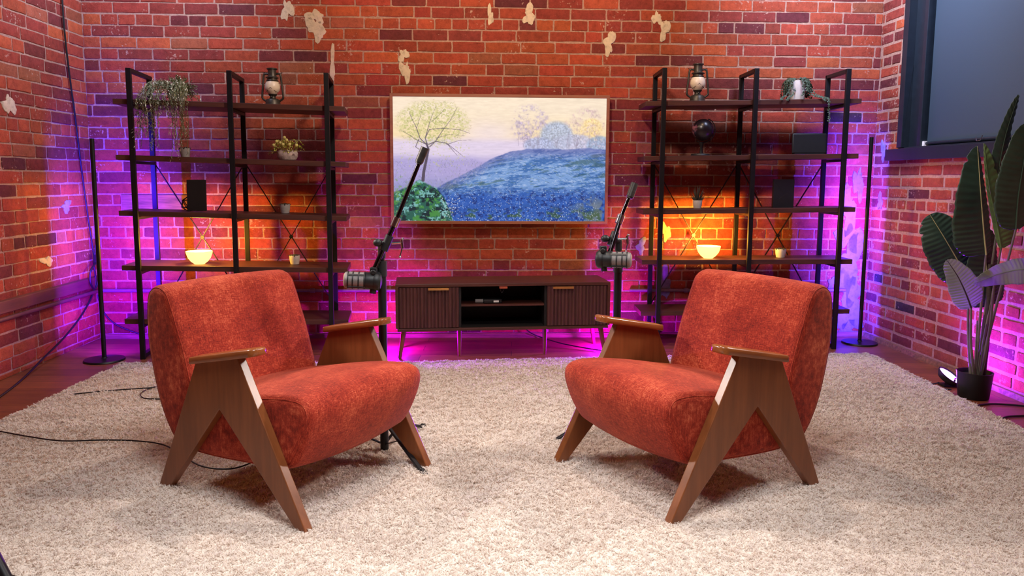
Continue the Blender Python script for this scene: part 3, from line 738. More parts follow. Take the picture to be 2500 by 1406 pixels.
# cylinder planter with ivy
t = thing('potted_ivy', 'tall white cylinder pot with dark trailing ivy on top of the right shelving', 'plant', on_right(1937, 0, .09))
m = MB(); pot(m, .052, .060, .125, 28); m.build('pot', M['whitepot'], t)
m = MB(); st = MB(); rr = random.Random(3)
def heart(mb, c, nrm, r):
    nrm = Vector(nrm).normalized(); x = nrm.orthogonal().normalized(); y = nrm.cross(x); a0 = rr.uniform(0, 6)
    P = [Vector(c)+(x*math.cos(a0+a)+y*math.sin(a0+a))*r*k for a, k in ((0, 1.2), (1.1, .85), (2.2, .95), (3.14, .6), (4.1, .95), (5.2, .85))]
    mb.addv(P+[Vector(c)+nrm*r*.25], [(i, (i+1) % 6, 6) for i in range(6)])
for i in range(64):
    a = rr.uniform(0, 2*PI)
    if abs(((a+PI/2+.25+PI) % (2*PI))-PI) < .27: continue
    drop = rr.uniform(.05, .115); x = math.cos(a); y = math.sin(a); q = rr.uniform(1.0, 1.35)
    pts = smoothpath([(x*.03, y*.03, .12), (x*.062, y*.062, .135), (x*.070*q, y*.070*q, .10), (x*.075*q, y*.072*q, .125-drop)], 6)
    st.tube(pts, .001, 4, cap=False)
    for p in pts[3:]:
        for _ in range(2): heart(m, p+Vector((rr.uniform(-.006, .006), rr.uniform(-.006, .006), rr.uniform(-.005, .005))), (x+rr.uniform(-.5, .5), y+rr.uniform(-.5, .5), .4), rr.uniform(.005, .0085))
for i in range(26):
    a = rr.uniform(0, 6.28); heart(m, (math.cos(a)*.05, math.sin(a)*.05, .13+rr.uniform(0, .012)), (0, -.3, 1), .008)
for (dx, sgn) in ((.05, 1), (.075, 1), (-.06, -1), (-.02, -1)):   # creeping over the board edge
    far = .17 if sgn > 0 else .12
    pts = smoothpath([(dx*.6, -.04, .12), (dx+sgn*.03, -.06, .03), (dx+sgn*far*.5, -.078, .008), (dx+sgn*far*.62, -.088, -.01)] + ([(dx+sgn*far*.64, -.09, -.08), (dx+sgn*far*.66, -.09, -.15)] if dx == .075 else []), 6)
    st.tube(pts, .001, 4, cap=False)
    for p in pts[4:]:
        for _ in range(2): heart(m, p+Vector((rr.uniform(-.006, .006), -.003, rr.uniform(0, .006))), (rr.uniform(-.5, .5), -1, .5), rr.uniform(.005, .008))
m.build('foliage', M['ivy'], t, smooth=0, fix=False); st.build('stem', M['ivy'], t)

# globe on stand
g = NT('globe_map'); v = g.coords(); n = g.noise(v, 11, 5, .6)
g_m = g.out(g.ramp(n, [(.55, s2l((26, 18, 24))), (.60, s2l((120, 70, 84))), (.66, s2l((170, 110, 120)))]), .3)
t = thing('desk_globe', 'dark desk globe on a black stand on the right shelving', 'globe', on_right(1709, 1, .10))
m = MB(); m.sphere((.012, 0, .172), .074, 32, 20); m.build('sphere', g_m, t)
m = MB(); arc = [(.012+.082*math.cos(a), 0, .172+.082*math.sin(a)) for a in [math.radians(50-k*13) for k in range(14)]]
arc = [(.012-.0+.083*math.cos(a), .0, .172+.083*math.sin(a)) for a in [math.radians(62+180+0-k*0)for k in range(0)]] or [(.012+.083*math.cos(math.radians(q)), 0, .172+.083*math.sin(math.radians(q))) for q in range(-118, 66, 12)]
m.tube(arc, .003, 8); m.sphere((.012+.080*math.cos(math.radians(62)), 0, .172+.080*math.sin(math.radians(62))), .006, 8, 6); m.build('meridian_arm', M['blackmatte'], t)
m = MB(); m.lathe([(.012, .010), (.010, .03), (.008, .06), (.014, .075), (.016, .082), (.010, .09)], 16, (.005, 0, 0)); m.build('post', M['blackmatte'], t)
m = MB(); m.lathe([(.062, 0), (.064, .004), (.060, .012), (.015, .016)], 32); m.build('base', M['blackmatte'], t)

# dark decor
t = thing('picture_frame', 'black upright rectangular frame on the middle board of the left shelving', 'picture frame', on_left(477, 2, .12), rzL)
m = MB(); m.box((0, 0, .105), (.118, .012, .198), Matrix.Rotation(-.05, 3, 'X')); m.build('backing_board', M['blackmatte'], t, smooth=0, bevel=.002)
m = MB(); m.bar((0, .012, .12), (0, .06, .003), .04, .004); m.build('easel_strut', M['blackmatte'], t, smooth=0)
t = thing('geometric_ornament', 'small black wire polyhedron ornament behind the frame on the left shelving', 'ornament', on_left(458, 2, .2), .3)
m = MB(); ico = bmesh.new(); bmesh.ops.create_icosphere(ico, subdivisions=1, radius=.052)
for e in ico.edges: m.tube([e.verts[0].co+Vector((0, 0, .047)), e.verts[1].co+Vector((0, 0, .047))], .0028, 6)
ico.free(); m.build('wire_cage', M['black'], t)
t = thing('decor_box', 'black rounded rectangular box leaning on the second board of the right shelving', 'decor', on_right(1973, 1, .10), -.03)
m = MB(); m.box((0, 0, .073), (.232, .02, .138), Matrix.Rotation(-.08, 3, 'X')); m.build('body', M['blackmatte'], t, smooth=30, bevel=.009, seg=3)
m = MB(); m.box((0, .01, .006), (.2, .05, .006)); m.build('foot', M['blackmatte'], t, smooth=0)
t = thing('hardback_book', 'black book standing upright on the middle board of the right shelving', 'book', on_right(1915, 2, .10), .02)
m = MB(); m.box((0, -.0115, .096), (.142, .003, .192)); m.box((0, .0115, .096), (.142, .003, .192)); m.box((-.0695, 0, .096), (.003, .026, .192)); m.build('cover', M['blackmatte'], t, smooth=0, bevel=.001)
m = MB(); m.box((.002, 0, .096), (.132, .02, .184)); m.build('pages', M['greypot'], t, smooth=0)
m = MB(); m.bar((-.03, -.0135, .06), (.03, -.0135, .10), .002, .0006, (0, 1, 0)); m.build('cover_mark', M['darkgrey'], t, smooth=0)

# glowing bowls
def glow_bowl(label, loc):
    t = thing('bowl_lamp', label, 'lamp', loc, 0, 'glowing bowl lamps')
    m = MB(); m.lathe([(.030, .0), (.034, .004), (.052, .018), (.070, .042), (.080, .072), (.082, .084), (.079, .085), (.076, .074), (.066, .044), (.046, .022), (.0001, .012)], 36)
    tt = NT('glowing_glass'); m.build('glass_bowl', tt.out(s2l((255, 200, 120)), .4, 0, None, Emission_Color=(1., .46, .09, 1), Emission_Strength=5.), t)
    m = MB(); m.sphere((0, 0, .045), .020, 14, 10); m.build('bulb', emissive('bulb_glow', (1., .62, .25), 30), t)
    l = bpy.data.lights.new('bowl_glow', 'POINT'); l.energy = 34.; l.color = (1., .52, .06); l.shadow_soft_size = .05
    o = bpy.data.objects.new('bowl_light', l); C.objects.link(o); o.location = Vector(loc)+Vector((0, -.0, .135))
    return t
glow_bowl('glowing warm glass bowl lamp on the lower board of the left shelving', on_left(477, 3, .15))
glow_bowl('glowing warm glass bowl lamp on the lower board of the right shelving', on_right(1737, 3, .12))

# ------------------------------------------------------------------ television with a painted landscape
W_, H_ = 520, 300
def painting():
    u, v = np.meshgrid((np.arange(W_)+.5)/W_, (np.arange(H_)+.5)/H_)      # v down
    r = np.random.default_rng(3)
    def vn(sx, sy, seed, ang=0.):
        q = np.random.default_rng(seed); gx, gy = int(sx)+3, int(sy)+3; g = q.random((gy, gx))
        a, b = u*sx, (v+ang*u)*sy; b = b-b.min(); b = np.clip(b, 0, gy-1.001); a = np.clip(a, 0, gx-1.001)
        i, j = a.astype(int), b.astype(int); fa, fb = a-i, b-j; fa = fa*fa*(3-2*fa); fb = fb*fb*(3-2*fb)
        i1 = np.minimum(i+1, gx-1); j1 = np.minimum(j+1, gy-1)
        return (g[j, i]*(1-fa)*(1-fb)+g[j, i1]*fa*(1-fb)+g[j1, i]*(1-fa)*fb+g[j1, i1]*fa*fb)
    def fbm(sx, sy, seed, ang=0.):
        return (vn(sx, sy, seed, ang)*.5+vn(sx*2, sy*2, seed+1, ang)*.28+vn(sx*4.3, sy*4.3, seed+2, ang)*.22)
    def col(c): return np.array(c, float)[None, None]/255
    def mixin(img, c, a): return img*(1-a[..., None])+c*a[..., None]
    ss = lambda a, b, x: np.clip((x-a)/(b-a), 0, 1)**2*(3-2*np.clip((x-a)/(b-a), 0, 1))
    img = col((250, 230, 205))*np.ones((H_, W_, 1))
    img = mixin(img, col((250, 222, 172)), ss(.08, .34, v)*(.4+.6*fbm(5, 8, 4)))
    img = mixin(img, col((240, 222, 232)), ss(.25, .0, np.abs(u-.45))*ss(.1, .3, v)*.7)
    img = mixin(img, col((226, 210, 232)), ss(.31, .38, v+.02*fbm(6, 3, 8)))
    img = mixin(img, col((178, 166, 216)), ss(.47, .56, v+.05*fbm(8, 4, 9)))
    img = mixin(img, col((150, 150, 200)), ss(.6, .75, v))
    img *= (.95+.1*fbm(30, 120, 12))[..., None]
    # distant trees on the right
    for cx, cy, rx, ry, c, dn, sd in ((.64, .22, .105, .19, (186, 168, 196), .55, 20), (.90, .22, .11, .17, (214, 184, 186), .5, 24), (.93, .25, .06, .1, (250, 216, 150), .6, 27), (.765, .31, .09, .14, (172, 184, 212), .85, 28), (.85, .36, .12, .08, (190, 190, 214), .7, 30), (.68, .38, .08, .07, (178, 184, 216), .8, 33), (.97, .38, .07, .09, (150, 170, 200), .7, 35)):
        d = 1-((u-cx)/rx)**2-((v-cy)/ry)**2
        a = ss(0, .5, d)*ss(1-dn-.1, 1-dn+.25, fbm(90, 60, sd)*.55+fbm(20, 14, sd+1)*.45)
        img = mixin(img, col(c)*(.82+.36*vn(200, 120, sd+2))[..., None], a*.85)
    # hill
    top = np.interp(u, [0, .2, .3, .38, .46, .55, .65, .8, .92, 1.], [.86, .72, .63, .56, .48, .42, .395, .40, .39, .40])+.012*fbm(40, 2, 40)
    st = fbm(16, 60, 50, .28*1.0); st2 = fbm(60, 150, 53, .2)
    hill = col((124, 160, 214))*np.ones((H_, W_, 1))
    hill = mixin(hill, col((66, 112, 178)), ss(.45, .62, st)); hill = mixin(hill, col((176, 196, 232)), ss(.56, .72, st2)*.8)
    hill = mixin(hill, col((58, 92, 96)), ss(.58, .7, fbm(9, 26, 57, .2))*.6); hill = mixin(hill, col((112, 98, 160)), ss(.12, .0, v-top)*.5)
    hill = mixin(hill, col((36, 84, 176)), ss(.72, .84, v+.05*fbm(10, 6, 60))*.85)
    hill = mixin(hill, col((20, 44, 112)), ss(.55, .66, fbm(90, 70, 62))*ss(.7, .8, v)*.8)
    hill = mixin(hill, col((120, 128, 130)), ss(.78, .95, u)*ss(.74, .88, v)*ss(.4, .6, fbm(26, 18, 64))*.8)
    hill = mixin(hill, col((60, 90, 50)), ss(.6, .7, fbm(22, 22, 66))*ss(.86, .95, v)*.7)
    a = ss(0, .012, v-top); img = mixin(img, hill, a)
    # foreground bush lower left
    btop = np.interp(u, [0, .05, .12, .2, .24, .29], [.74, .72, .64, .70, .80, 1.02])+.03*fbm(22, 2, 70)
    bush = col((40, 96, 84))*np.ones((H_, W_, 1)); bush = mixin(bush, col((70, 138, 70)), ss(.5, .62, fbm(38, 26, 71))); bush = mixin(bush, col((18, 44, 52)), ss(.52, .62, fbm(44, 30, 74))); bush = mixin(bush, col((120, 178, 176)), ss(.6, .7, fbm(50, 40, 77)))
    img = mixin(img, bush, ss(0, .02, v-btop)*ss(.30, .27, u))
    img = mixin(img, col((120, 160, 90)), ss(.62, .7, fbm(60, 50, 80))*ss(.55, .7, v)*ss(.1, 0, u)*.8)
    def dot(x, y, rad, c, al):
        x0, x1 = max(int((x-rad)*W_), 0), min(int((x+rad)*W_)+2, W_); rv = rad*W_/H_; y0, y1 = max(int((y-rv)*H_), 0), min(int((y+rv)*H_)+2, H_)
        if x1 <= x0 or y1 <= y0: return
        dd = ((u[y0:y1, x0:x1]-x)/rad)**2+((v[y0:y1, x0:x1]-y)/rv)**2; aa = np.clip(1.3-dd, 0, 1)*al
        img[y0:y1, x0:x1] = img[y0:y1, x0:x1]*(1-aa[..., None])+np.array(c)/255*aa[..., None]
    def stroke(pts, w0, w1, c, al=.9):
        for (a, b), (a2, b2), k in zip(pts[:-1], pts[1:], range(len(pts))):
            n = int(max(abs(a2-a)*W_, abs(b2-b)*H_)*1.5)+2
            for i in range(n):
                q = i/n; f = (k+q)/(len(pts)-1); dot(a+(a2-a)*q, b+(b2-b)*q, w0+(w1-w0)*f, c, al)
    d = 1-((u-.185)/.19)**2-((v-.21)/.2)**2      # airy crown of the left tree
    img = mixin(img, col((222, 212, 150)), ss(0, .5, d)*ss(.42, .62, fbm(120, 80, 90))*.75)
    img = mixin(img, col((168, 176, 96)), ss(0, .6, d)*ss(.52, .68, fbm(160, 100, 93))*.6)
    for _ in range(500):
        a = r.uniform(0, 2*PI); q = math.sqrt(r.random()); x = .185+.18*q*math.cos(a); y = .21+.19*q*math.sin(a); L = r.uniform(.006, .018)
        stroke([(x, y), (x+L*r.uniform(-1, 1), y-L*r.uniform(.2, 1.2))], .0011, .0007, [(190, 184, 110), (214, 204, 140), (150, 150, 96), (176, 150, 140)][r.integers(4)], .5)
    for _ in range(420):
        x = r.uniform(.0, .42); y = r.uniform(.50, .74); L = r.uniform(.008, .022); stroke([(x, y), (x+L*r.uniform(-.6, .6), y-L)], .0011, .0006, [(150, 160, 120), (120, 110, 170), (206, 196, 230), (96, 100, 120)][r.integers(4)], .45)
    for _ in range(120): dot(r.uniform(.03, .36), r.uniform(.36, .56), r.uniform(.0015, .004), (196, 196, 130), .5)
    br = (104, 92, 108)
    stroke([(.138, .67), (.142, .60), (.155, .50), (.165, .42), (.155, .37)], .0075, .004, (88, 78, 96))
    for P, w in (([(.155, .38), (.125, .33), (.11, .25), (.09, .18), (.075, .12)], .0025), ([(.155, .38), (.105, .34), (.08, .31)], .002), ([(.12, .34), (.105, .40), (.12, .42), (.14, .41)], .0022), ([(.16, .38), (.15, .33), (.17, .26), (.23, .25), (.31, .26), (.36, .29)], .0025), ([(.15, .33), (.165, .24), (.18, .16), (.20, .08)], .002), ([(.17, .40), (.20, .35), (.23, .27), (.27, .18), (.30, .08)], .0025),
                 ([(.165, .38), (.20, .355), (.25, .37), (.28, .43), (.30, .47)], .0025), ([(.25, .37), (.31, .45), (.33, .48)], .0018), ([(.25, .38), (.30, .35), (.37, .34)], .0016), ([(.2, .33), (.26, .3), (.34, .31)], .0014), ([(.11, .25), (.13, .15), (.135, .08)], .0014), ([(.18, .2), (.23, .12), (.25, .07)], .0014), ([(.09, .32), (.05, .28), (.03, .26)], .0014)):
        stroke(P, w, w*.4, br, .75)
    for _ in range(26):
        x = r.uniform(.56, .98); y0 = .40-r.uniform(0, .02); stroke([(x, y0), (x+r.uniform(-.02, .02), y0-r.uniform(.08, .2))], .0014, .0006, (150, 138, 160), .45)
    for _ in range(1300):
        x = r.uniform(.22, .97); y = 1-.26*r.random()**1.3; dot(x, y, r.uniform(.0009, .0019), [(210, 226, 250), (236, 240, 250), (120, 160, 230)][r.integers(3)], .85)
    for _ in range(60): dot(.27+r.normal(0, .02), r.uniform(.8, .97), .002, (236, 236, 240), .9)
    for _ in range(900):
        x = r.uniform(.2, 1.); y = r.uniform(.45, .8)
        if y > np.interp(x, [0, .2, .3, .38, .46, .55, .65, 1.], [.86, .72, .63, .56, .48, .42, .4, .4])+.02:
            L = r.uniform(.006, .02); c = [(80, 120, 190), (60, 96, 150), (170, 190, 228), (70, 100, 90)][r.integers(4)]; stroke([(x, y), (x+L, y+(x-.62)*.06)], .0012, .0008, c, .5)
    return np.clip(img, 0, 1)
img = painting()
lin = np.where(img <= .04045, img/12.92, ((img+.055)/1.055)**2.4)
Sx, Sz = wall_s(955, 233), wall_s(1480, 543)
tvq = .075; sL, zT = wall_s(949, 228); sR, zB = wall_s(1480, 547)
k_ = 1-tvq/5.5; sc_ = k_
tcx = (sL+sR)/2; tcz = H+((zT+zB)/2-H)*sc_; tw_ = (sR-sL)*sc_; th_ = (zT-zB)*sc_
xc = (BW(tcx, 0, 0).x)*sc_; base = None
s_c = (xc-LA[0])/bd.x+0.003
tvo = thing('television', 'wall mounted television with wooden frame showing a painted blue hillside landscape', 'television', BW(s_c, tcz-th_/2, tvq), math.atan2(bd.y, bd.x))
fw = .020
m = MB(); hw, hh = tw_/2, th_
for (c, d) in (((-hw+fw/2, 0, hh/2), (fw, .03, hh)), ((hw-fw/2, 0, hh/2), (fw, .03, hh)), ((0, 0, hh-fw/2), (tw_-2*fw, .03, fw)), ((0, 0, fw/2), (tw_-2*fw, .03, fw))): m.box(c, d)
m.build('frame', M['tvframe'], tvo, smooth=0, bevel=.002)
m = MB(); m.box((0, .022, hh/2), (tw_-.02, .03, hh-.02)); m.box((0, .05, hh/2), (.3, .045, .2)); m.build('housing', M['blackmatte'], tvo, smooth=0)
gx, gz = np.meshgrid(np.linspace(-hw+fw, hw-fw, W_), np.linspace(hh-fw, fw, H_))
V = np.stack([gx, np.full_like(gx, .004), gz], -1).reshape(-1, 3); idx = np.arange(W_*H_).reshape(H_, W_)
Fq = np.stack([idx[:-1, :-1], idx[1:, :-1], idx[1:, 1:], idx[:-1, 1:]], -1).reshape(-1, 4)
me = bpy.data.meshes.new('screen'); me.from_pydata(V.tolist(), [], Fq.tolist())
ca = me.color_attributes.new('picture', 'FLOAT_COLOR', 'POINT'); cb = np.ones((W_*H_, 4), np.float32); cb[:, :3] = lin.reshape(-1, 3); ca.data.foreach_set('color', cb.reshape(-1))
t = NT('screen_picture'); a = t.add('ShaderNodeAttribute'); a.attribute_name = 'picture'; t.link(a.outputs['Color'], t.b.inputs['Emission Color']); t.b.inputs['Emission Strength'].default_value = 1.08
t.out((.01, .01, .01), .35); me.materials.append(t.m)
o = bpy.data.objects.new('screen', me); C.objects.link(o); o.parent = tvo

# ------------------------------------------------------------------ media cabinet
yawc = math.atan2(.170, 1.37)
cab = thing('media_cabinet', 'long low walnut media cabinet with ribbed doors and splayed legs under the television', 'cabinet', (-.733, 4.770, 0), yawc)
CW, CD, Z0, Z1 = 1.385, .37, .178, .482
m = MB(); th = .018
m.box((CW/2, CD/2, Z1-th/2), (CW, CD, th)); m.box((CW/2, CD/2, Z0+th/2), (CW-.02, CD, th))
for x in (th/2, CW-th/2): m.box((x, CD/2, (Z0+Z1)/2), (th, CD, Z1-Z0-2*th))
m.build('body', M['walnut_x'], cab, smooth=0, bevel=.0015)
m = MB()
for x in (.408, .962): m.box((x, CD/2+.01, (Z0+Z1)/2), (th*.8, CD-.03, Z1-Z0-2*th))
m.box((.685, CD/2, Z0+th+.001), (.54, CD-.03, .002)); m.build('divider', M['darkinside'], cab, smooth=0)
m = MB(); m.box((CW/2, CD-.006, (Z0+Z1)/2), (CW-.03, .008, Z1-Z0-.03)); m.build('back_panel', M['darkinside'], cab, smooth=0)
m = MB(); m.box((.685, CD/2+.01, .336), (.546, CD-.05, .012)); m.build('inner_shelf', M['walnut_x'], cab, smooth=0)
for (x0, x1, hx) in ((.020, .400, (.205, .335)), (.970, CW-.020, (1.005, 1.140))):
    m = MB(); n = 17; w = (x1-x0)/n; z0, z1 = Z0+th+.003, Z1-th-.003
    m.box(((x0+x1)/2, .016, (z0+z1)/2), (x1-x0, .012, z1-z0))
    for k in range(n):
        cx = x0+w*(k+.5); prof = [(cx+w*.42*math.cos(a), .010-.008*math.sin(a)) for a in [PI*i/6 for i in range(7)]]
        m.prism(prof, z0+.002, z1-.002, 'xy')
    d = m.build('door', M['walnut'], cab, smooth=40)
    m = MB(); m.box(((hx[0]+hx[1])/2, -.004, Z1-th-.008), (hx[1]-hx[0], .02, .003)); m.box(((hx[0]+hx[1])/2, -.013, Z1-th-.013), (hx[1]-hx[0], .003, .014)); m.build('handle', M['brass'], d, smooth=0)
for (x, y, sx, sy) in ((.05, .05, -1, -1), (.05, CD-.05, -1, 1), (CW-.05, .05, 1, -1), (CW-.05, CD-.05, 1, 1), (.405, .06, 0, 0), (.965, .06, 0, 0)):
    m = MB(); m.tube([(x, y, Z0), (x+sx*.028, y+sy*.02, .001)], [.017, .011], 14); m.build('leg', M['chairwood'], cab)
cd = Vector((math.cos(yawc), math.sin(yawc), 0)); cn = Vector((-cd.y, cd.x, 0)); cb0 = Vector((-.733, 4.770, 0))
t = thing('streaming_box', 'black electronic box with a small white label on the cabinet inner shelf', 'electronics', cb0+cd*.62+cn*.10+Vector((0, 0, .3425)), yawc+.05)
m = MB(); m.box((0, 0, .014), (.12, .08, .026)); m.build('case', M['blackmatte'], t, smooth=30, bevel=.005, seg=3)
m = MB(); m.box((.022, -.0405, .013), (.034, .001, .012)); m.build('label_sticker', M['white'], t, smooth=0)
t = thing('metal_canister', 'small grey cylinder lying beside the black box inside the cabinet', 'canister', cb0+cd*.535+cn*.09+Vector((0, 0, .3425)), yawc)
m = MB(); m.tube([(-.025, 0, .013), (.02, 0, .013)], .013, 16); m.tube([(.02, 0, .013), (.026, 0, .013)], .0135, 16); m.build('tube', M['greypot'], t)
t = thing('cable_clip', 'small orange tab with a dangling wire under the cabinet top', 'clip', cb0+cd*.685+cn*.02+Vector((0, 0, .447)), yawc)
m = MB(); m.box((0, 0, .0085), (.052, .03, .017)); m.build('tab', simple('orange_tab', (190, 92, 60), .6), t, smooth=0, bevel=.002)
m = MB(); m.tube(smoothpath([(-.02, 0, .003), (-.015, -.002, -.02), (-.008, -.003, -.028), (0, -.002, -.015), (.01, 0, .002)], 5), .0018, 6); m.build('wire', M['cable'], t)

# ------------------------------------------------------------------ microphone stands and microphones
def mic_stand(label, base, feet, clamp, top_h, boom_a, boom_b, grip_a, lever_side, collar):
    base = Vector(base); t = thing('microphone_stand', label, 'microphone stand', base, 0, 'black boom microphone stands')
    L = lambda p: Vector(p)-base
    m = MB(); m.tube([(0, 0, .02), (0, 0, collar)], .0175, 16); m.build('lower_tube', M['black'], t)
    m = MB(); m.tube([(0, 0, collar-.05), (0, 0, collar+.012)], .021, 16); m.build('height_clutch', M['blackmatte'], t)
    m = MB(); m.tube([(0, 0, collar), (0, 0, top_h)], .0115, 14); m.build('upper_tube', M['black'], t)
    m = MB(); m.tube([(0, 0, .115), (0, 0, .155)], .024, 16); 
    for f in feet: m.tube([(0, 0, .135), Vector((f[0]*.09, f[1]*.09, .132))], .010, 8)
    m.build('leg_hub', M['blackmatte'], t)
    for f in feet:
        m = MB(); d = Vector((f[0], f[1], 0)); m.bar(d*.07+Vector((0, 0, .135)), d*.93+Vector((0, 0, .014)), .018, .012); lg = m.build('leg', M['black'], t, smooth=0, bevel=.003)
        m = MB(); m.tube([d*.90+Vector((0, 0, .02)), d*.99+Vector((0, 0, .008))], .013, 12); m.build('rubber_foot', M['blackmatte'], lg)
        m = MB(); m.bar((0, 0, .04), d*.36+Vector((0, 0, .09)), .012, .004); m.build('strut', M['black'], t, smooth=0)
    a, b, c = L(boom_a), L(boom_b), L(clamp); dr = (b-a).normalized()
    m = MB(); m.tube([a, c+dr*.10], .0105, 14); m.build('boom_tube', M['boomchrome'], t)
    m = MB(); m.tube([c+dr*.09, b], .0085, 14); m.build('boom_inner_tube', M['boomchrome'], t)
    m = MB(); m.tube([b-dr*.055, b+dr*.008], .0165, 16); m.tube([b-dr*.062, b-dr*.055], .013, 16); m.build('counterweight', M['darkgrey'], t)
    m = MB(); m.tube([c+dr*.07, c+dr*.11], .0165, 16); m.build('boom_clutch', M['chrome'], t)
    m = MB(); m.tube([c-dr*.035, c+dr*.03], .017, 14); m.tube([c, (0, 0, top_h-.01)], .015, 12); m.tube([(0, 0, top_h-.05), (0, 0, top_h)], .016, 12); m.build('boom_clamp', M['blackmatte'], t)
    m = MB(); m.sphere(c+Vector((-.036, -.01, .0)), .016, 14, 10, (1.2, 1, 1)); m.tube([c, c+Vector((-.03, -.008, 0))], .008, 10); m.build('tilt_knob', M['blackmatte'], t)
    m = MB(); q = c+Vector((.02, -.01, -.002)); m.tube([q, q+Vector((.045, 0, .003))], .005, 8); m.tube([q+Vector((.04, 0, .015)), q+Vector((.044, 0, -.02))], .006, 8); m.tube([q+Vector((.044, 0, -.012)), q+Vector((.034, -.008, -.052))], .0028, 8); m.sphere(q+Vector((.034, -.008, -.054)), .006, 8, 6); m.sphere(q+Vector((.044, 0, .018)), .006, 8, 6); m.build('clamp_lever', M['chrome'], t)
    return t
Bm = Vector((at(939, 1100, 3.10).x, 3.10, 0)); Y0 = 3.10
f1 = fl(1041, 1168)-Bm; f2 = fl(1040, 1045)-Bm; ft = [(f1.x, f1.y), (f2.x, f2.y), (-.34, .02)]
mic_stand('black boom microphone stand behind the left armchair', Bm, ft, at(945, 592, Y0-.02), .875, at(915, 655, Y0-.03), at(1036, 365, Y0+.0), 0, 1, .80)
Bn = Vector((.468, 3.36, 0)); f1 = fl(1322, 1098)-Bn
mic_stand('black boom microphone stand behind the right armchair', Bn, [(f1.x, f1.y), (.22, -.2), (.05, .33)], at(1497, 582, 3.34), .885, at(1484, 632, 3.30), at(1548, 452, 3.36), 0, 1, .79)
def microphone(label, c, ax, lug_up, k=1.):
    "broadcast microphone: dark yoke end, ribbed grille"
    ax = Vector(ax).normalized(); t = thing('microphone', label, 'microphone', c, 0, 'studio microphones on boom arms'); X = lambda q: ax*q
    m = MB(); r = .0365*k; m.lathe([(r*.9, -.03*k), (r, -.024*k), (r, .030*k), (r*.97, .034*k)], 28, (0, 0, 0), ax); m.lathe([(r*.3, -.036*k), (r*.9, -.03*k)], 28, (0, 0, 0), ax); m.build('body', M['blackmatte'], t)
    m = MB(); m.lathe([(r*.96, .034*k), (r*.97, .108*k), (r*.9, .118*k), (r*.6, .124*k), (.0001, .125*k)], 28, (0, 0, 0), ax); m.build('grille', M['mesh'], t)
    m = MB()
    for q in (.037, .061, .085, .105): m.lathe([(r*.99, (q-.003)*k), (r*1.03, (q-.002)*k), (r*1.03, (q+.002)*k), (r*.99, (q+.003)*k)], 28, (0, 0, 0), ax)
    up = Vector((0, 0, 1)); sd = ax.cross(up).normalized()
    for s in (0, 1, 2, 3):
        a = PI/4+s*PI/2; o = (up*math.sin(a)+sd*math.cos(a))*r*1.0; m.bar(o+X(.034*k), o+X(.106*k), .008*k, .004*k, tuple(o.normalized()))
    m.build('grille_bars', M['blackmatte'], t, smooth=30)
    m = MB(); m.tube([up*(-.02), up*(-.052*k)+X(.005)], .014*k, 12); m.build('cable_socket', M['blackmatte'], t)
    m = MB(); m.box(tuple(up*.040*k+X(-.002)), (.030*k, .034*k, .038*k)); m.tube([up*.04*k+sd*.03*k, up*.04*k-sd*.03*k], .011*k, 12); m.build('yoke_mount', M['blackmatte'], t, smooth=30, bevel=.003)
    m = MB(); m.lathe([(r*1.05, -.012*k), (r*1.1, -.008*k), (r*1.1, .008*k), (r*1.05, .012*k)], 28, X(-.012*k), ax); m.build('shock_ring', M['blackmatte'], t)
    return t
microphone('black studio microphone with grey grille pointing left, behind the left armchair', at(912, 686, Y0-.03), (-1, -.12, .06), 1, .96)
microphone('black studio microphone with grey grille pointing right, behind the right armchair', at(1473, 633, 3.30), (1, -.25, -.0), 1, .98)

# ------------------------------------------------------------------ corner light poles
def corner_lamp(label, base, topz, facing, cols, energy, spread):
    base = Vector(base); t = thing('corner_floor_lamp', label, 'floor lamp', base, 0)
    fv = Vector((*facing, 0)).normalized(); sd = Vector((-fv.y, fv.x, 0))
    m = MB(); m.lathe([(.118, 0), (.120, .004), (.116, .012), (.02, .018), (.016, .022)], 40); m.build('base', M['black'], t)
    m = MB(); n = 10; P = []
    arc = [(-fv*math.cos(a)+sd*math.sin(a))*.0135 for a in [(-.5+ i/n)*PI for i in range(n+1)]]
    for z in (.018, topz):
        P += [a+fv*.0+Vector((0, 0, z)) for a in arc]
    k = n+1; m.addv(P, [(i, i+1, k+i+1, k+i) for i in range(n)] + [(0, k, 2*k-1, k-1)] + [tuple(range(k)), tuple(range(k, 2*k))[::-1]]); m.build('pole', M['black'], t)
    N = len(cols)
    m = MB(); z0, z1 = .06, topz-.02
    P = [fv*.004+sd*.006*s+Vector((0, 0, z)) for z in (z0, z1) for s in (-1, 1)]
    m.addv(P, [(0, 1, 3, 2)]); s = m.build('led_strip', emissive('led_'+label[:5]+str(len(label)), cols[N//2], 6.), t, smooth=0)
    for i, c in enumerate(cols):
        za, zb = z0+(z1-z0)*i/N, z0+(z1-z0)*(i+1)/N
        l = bpy.data.lights.new('led_light', 'AREA'); l.shape = 'RECTANGLE'; l.size = .012; l.size_y = (zb-za); l.energy = energy[i] if isinstance(energy, (list, tuple)) else energy; l.color = c; l.spread = math.radians(spread)
        o = bpy.data.objects.new('led_light', l); C.objects.link(o); o.location = base+fv*.012+Vector((0, 0, (za+zb)/2))
        rot = Matrix((sd, Vector((0, 0, 1)), -fv)).transposed()
        if rot.determinant() < 0: rot = Matrix((-sd, Vector((0, 0, 1)), -fv)).transposed()
        o.rotation_euler = rot.to_euler()
    return t
VIO = (.06, .024, 1.); PUR = (.09, .006, 1.); MAG = (.15, .003, 1.)
corner_lamp('slim black corner floor lamp at the left, beside the left shelving unit', (-2.554, 4.705, 0), at(229, 338, 4.705).z, (-.25, 1), [MAG, PUR, PUR, VIO], [18, 21, 18, 12], 132)
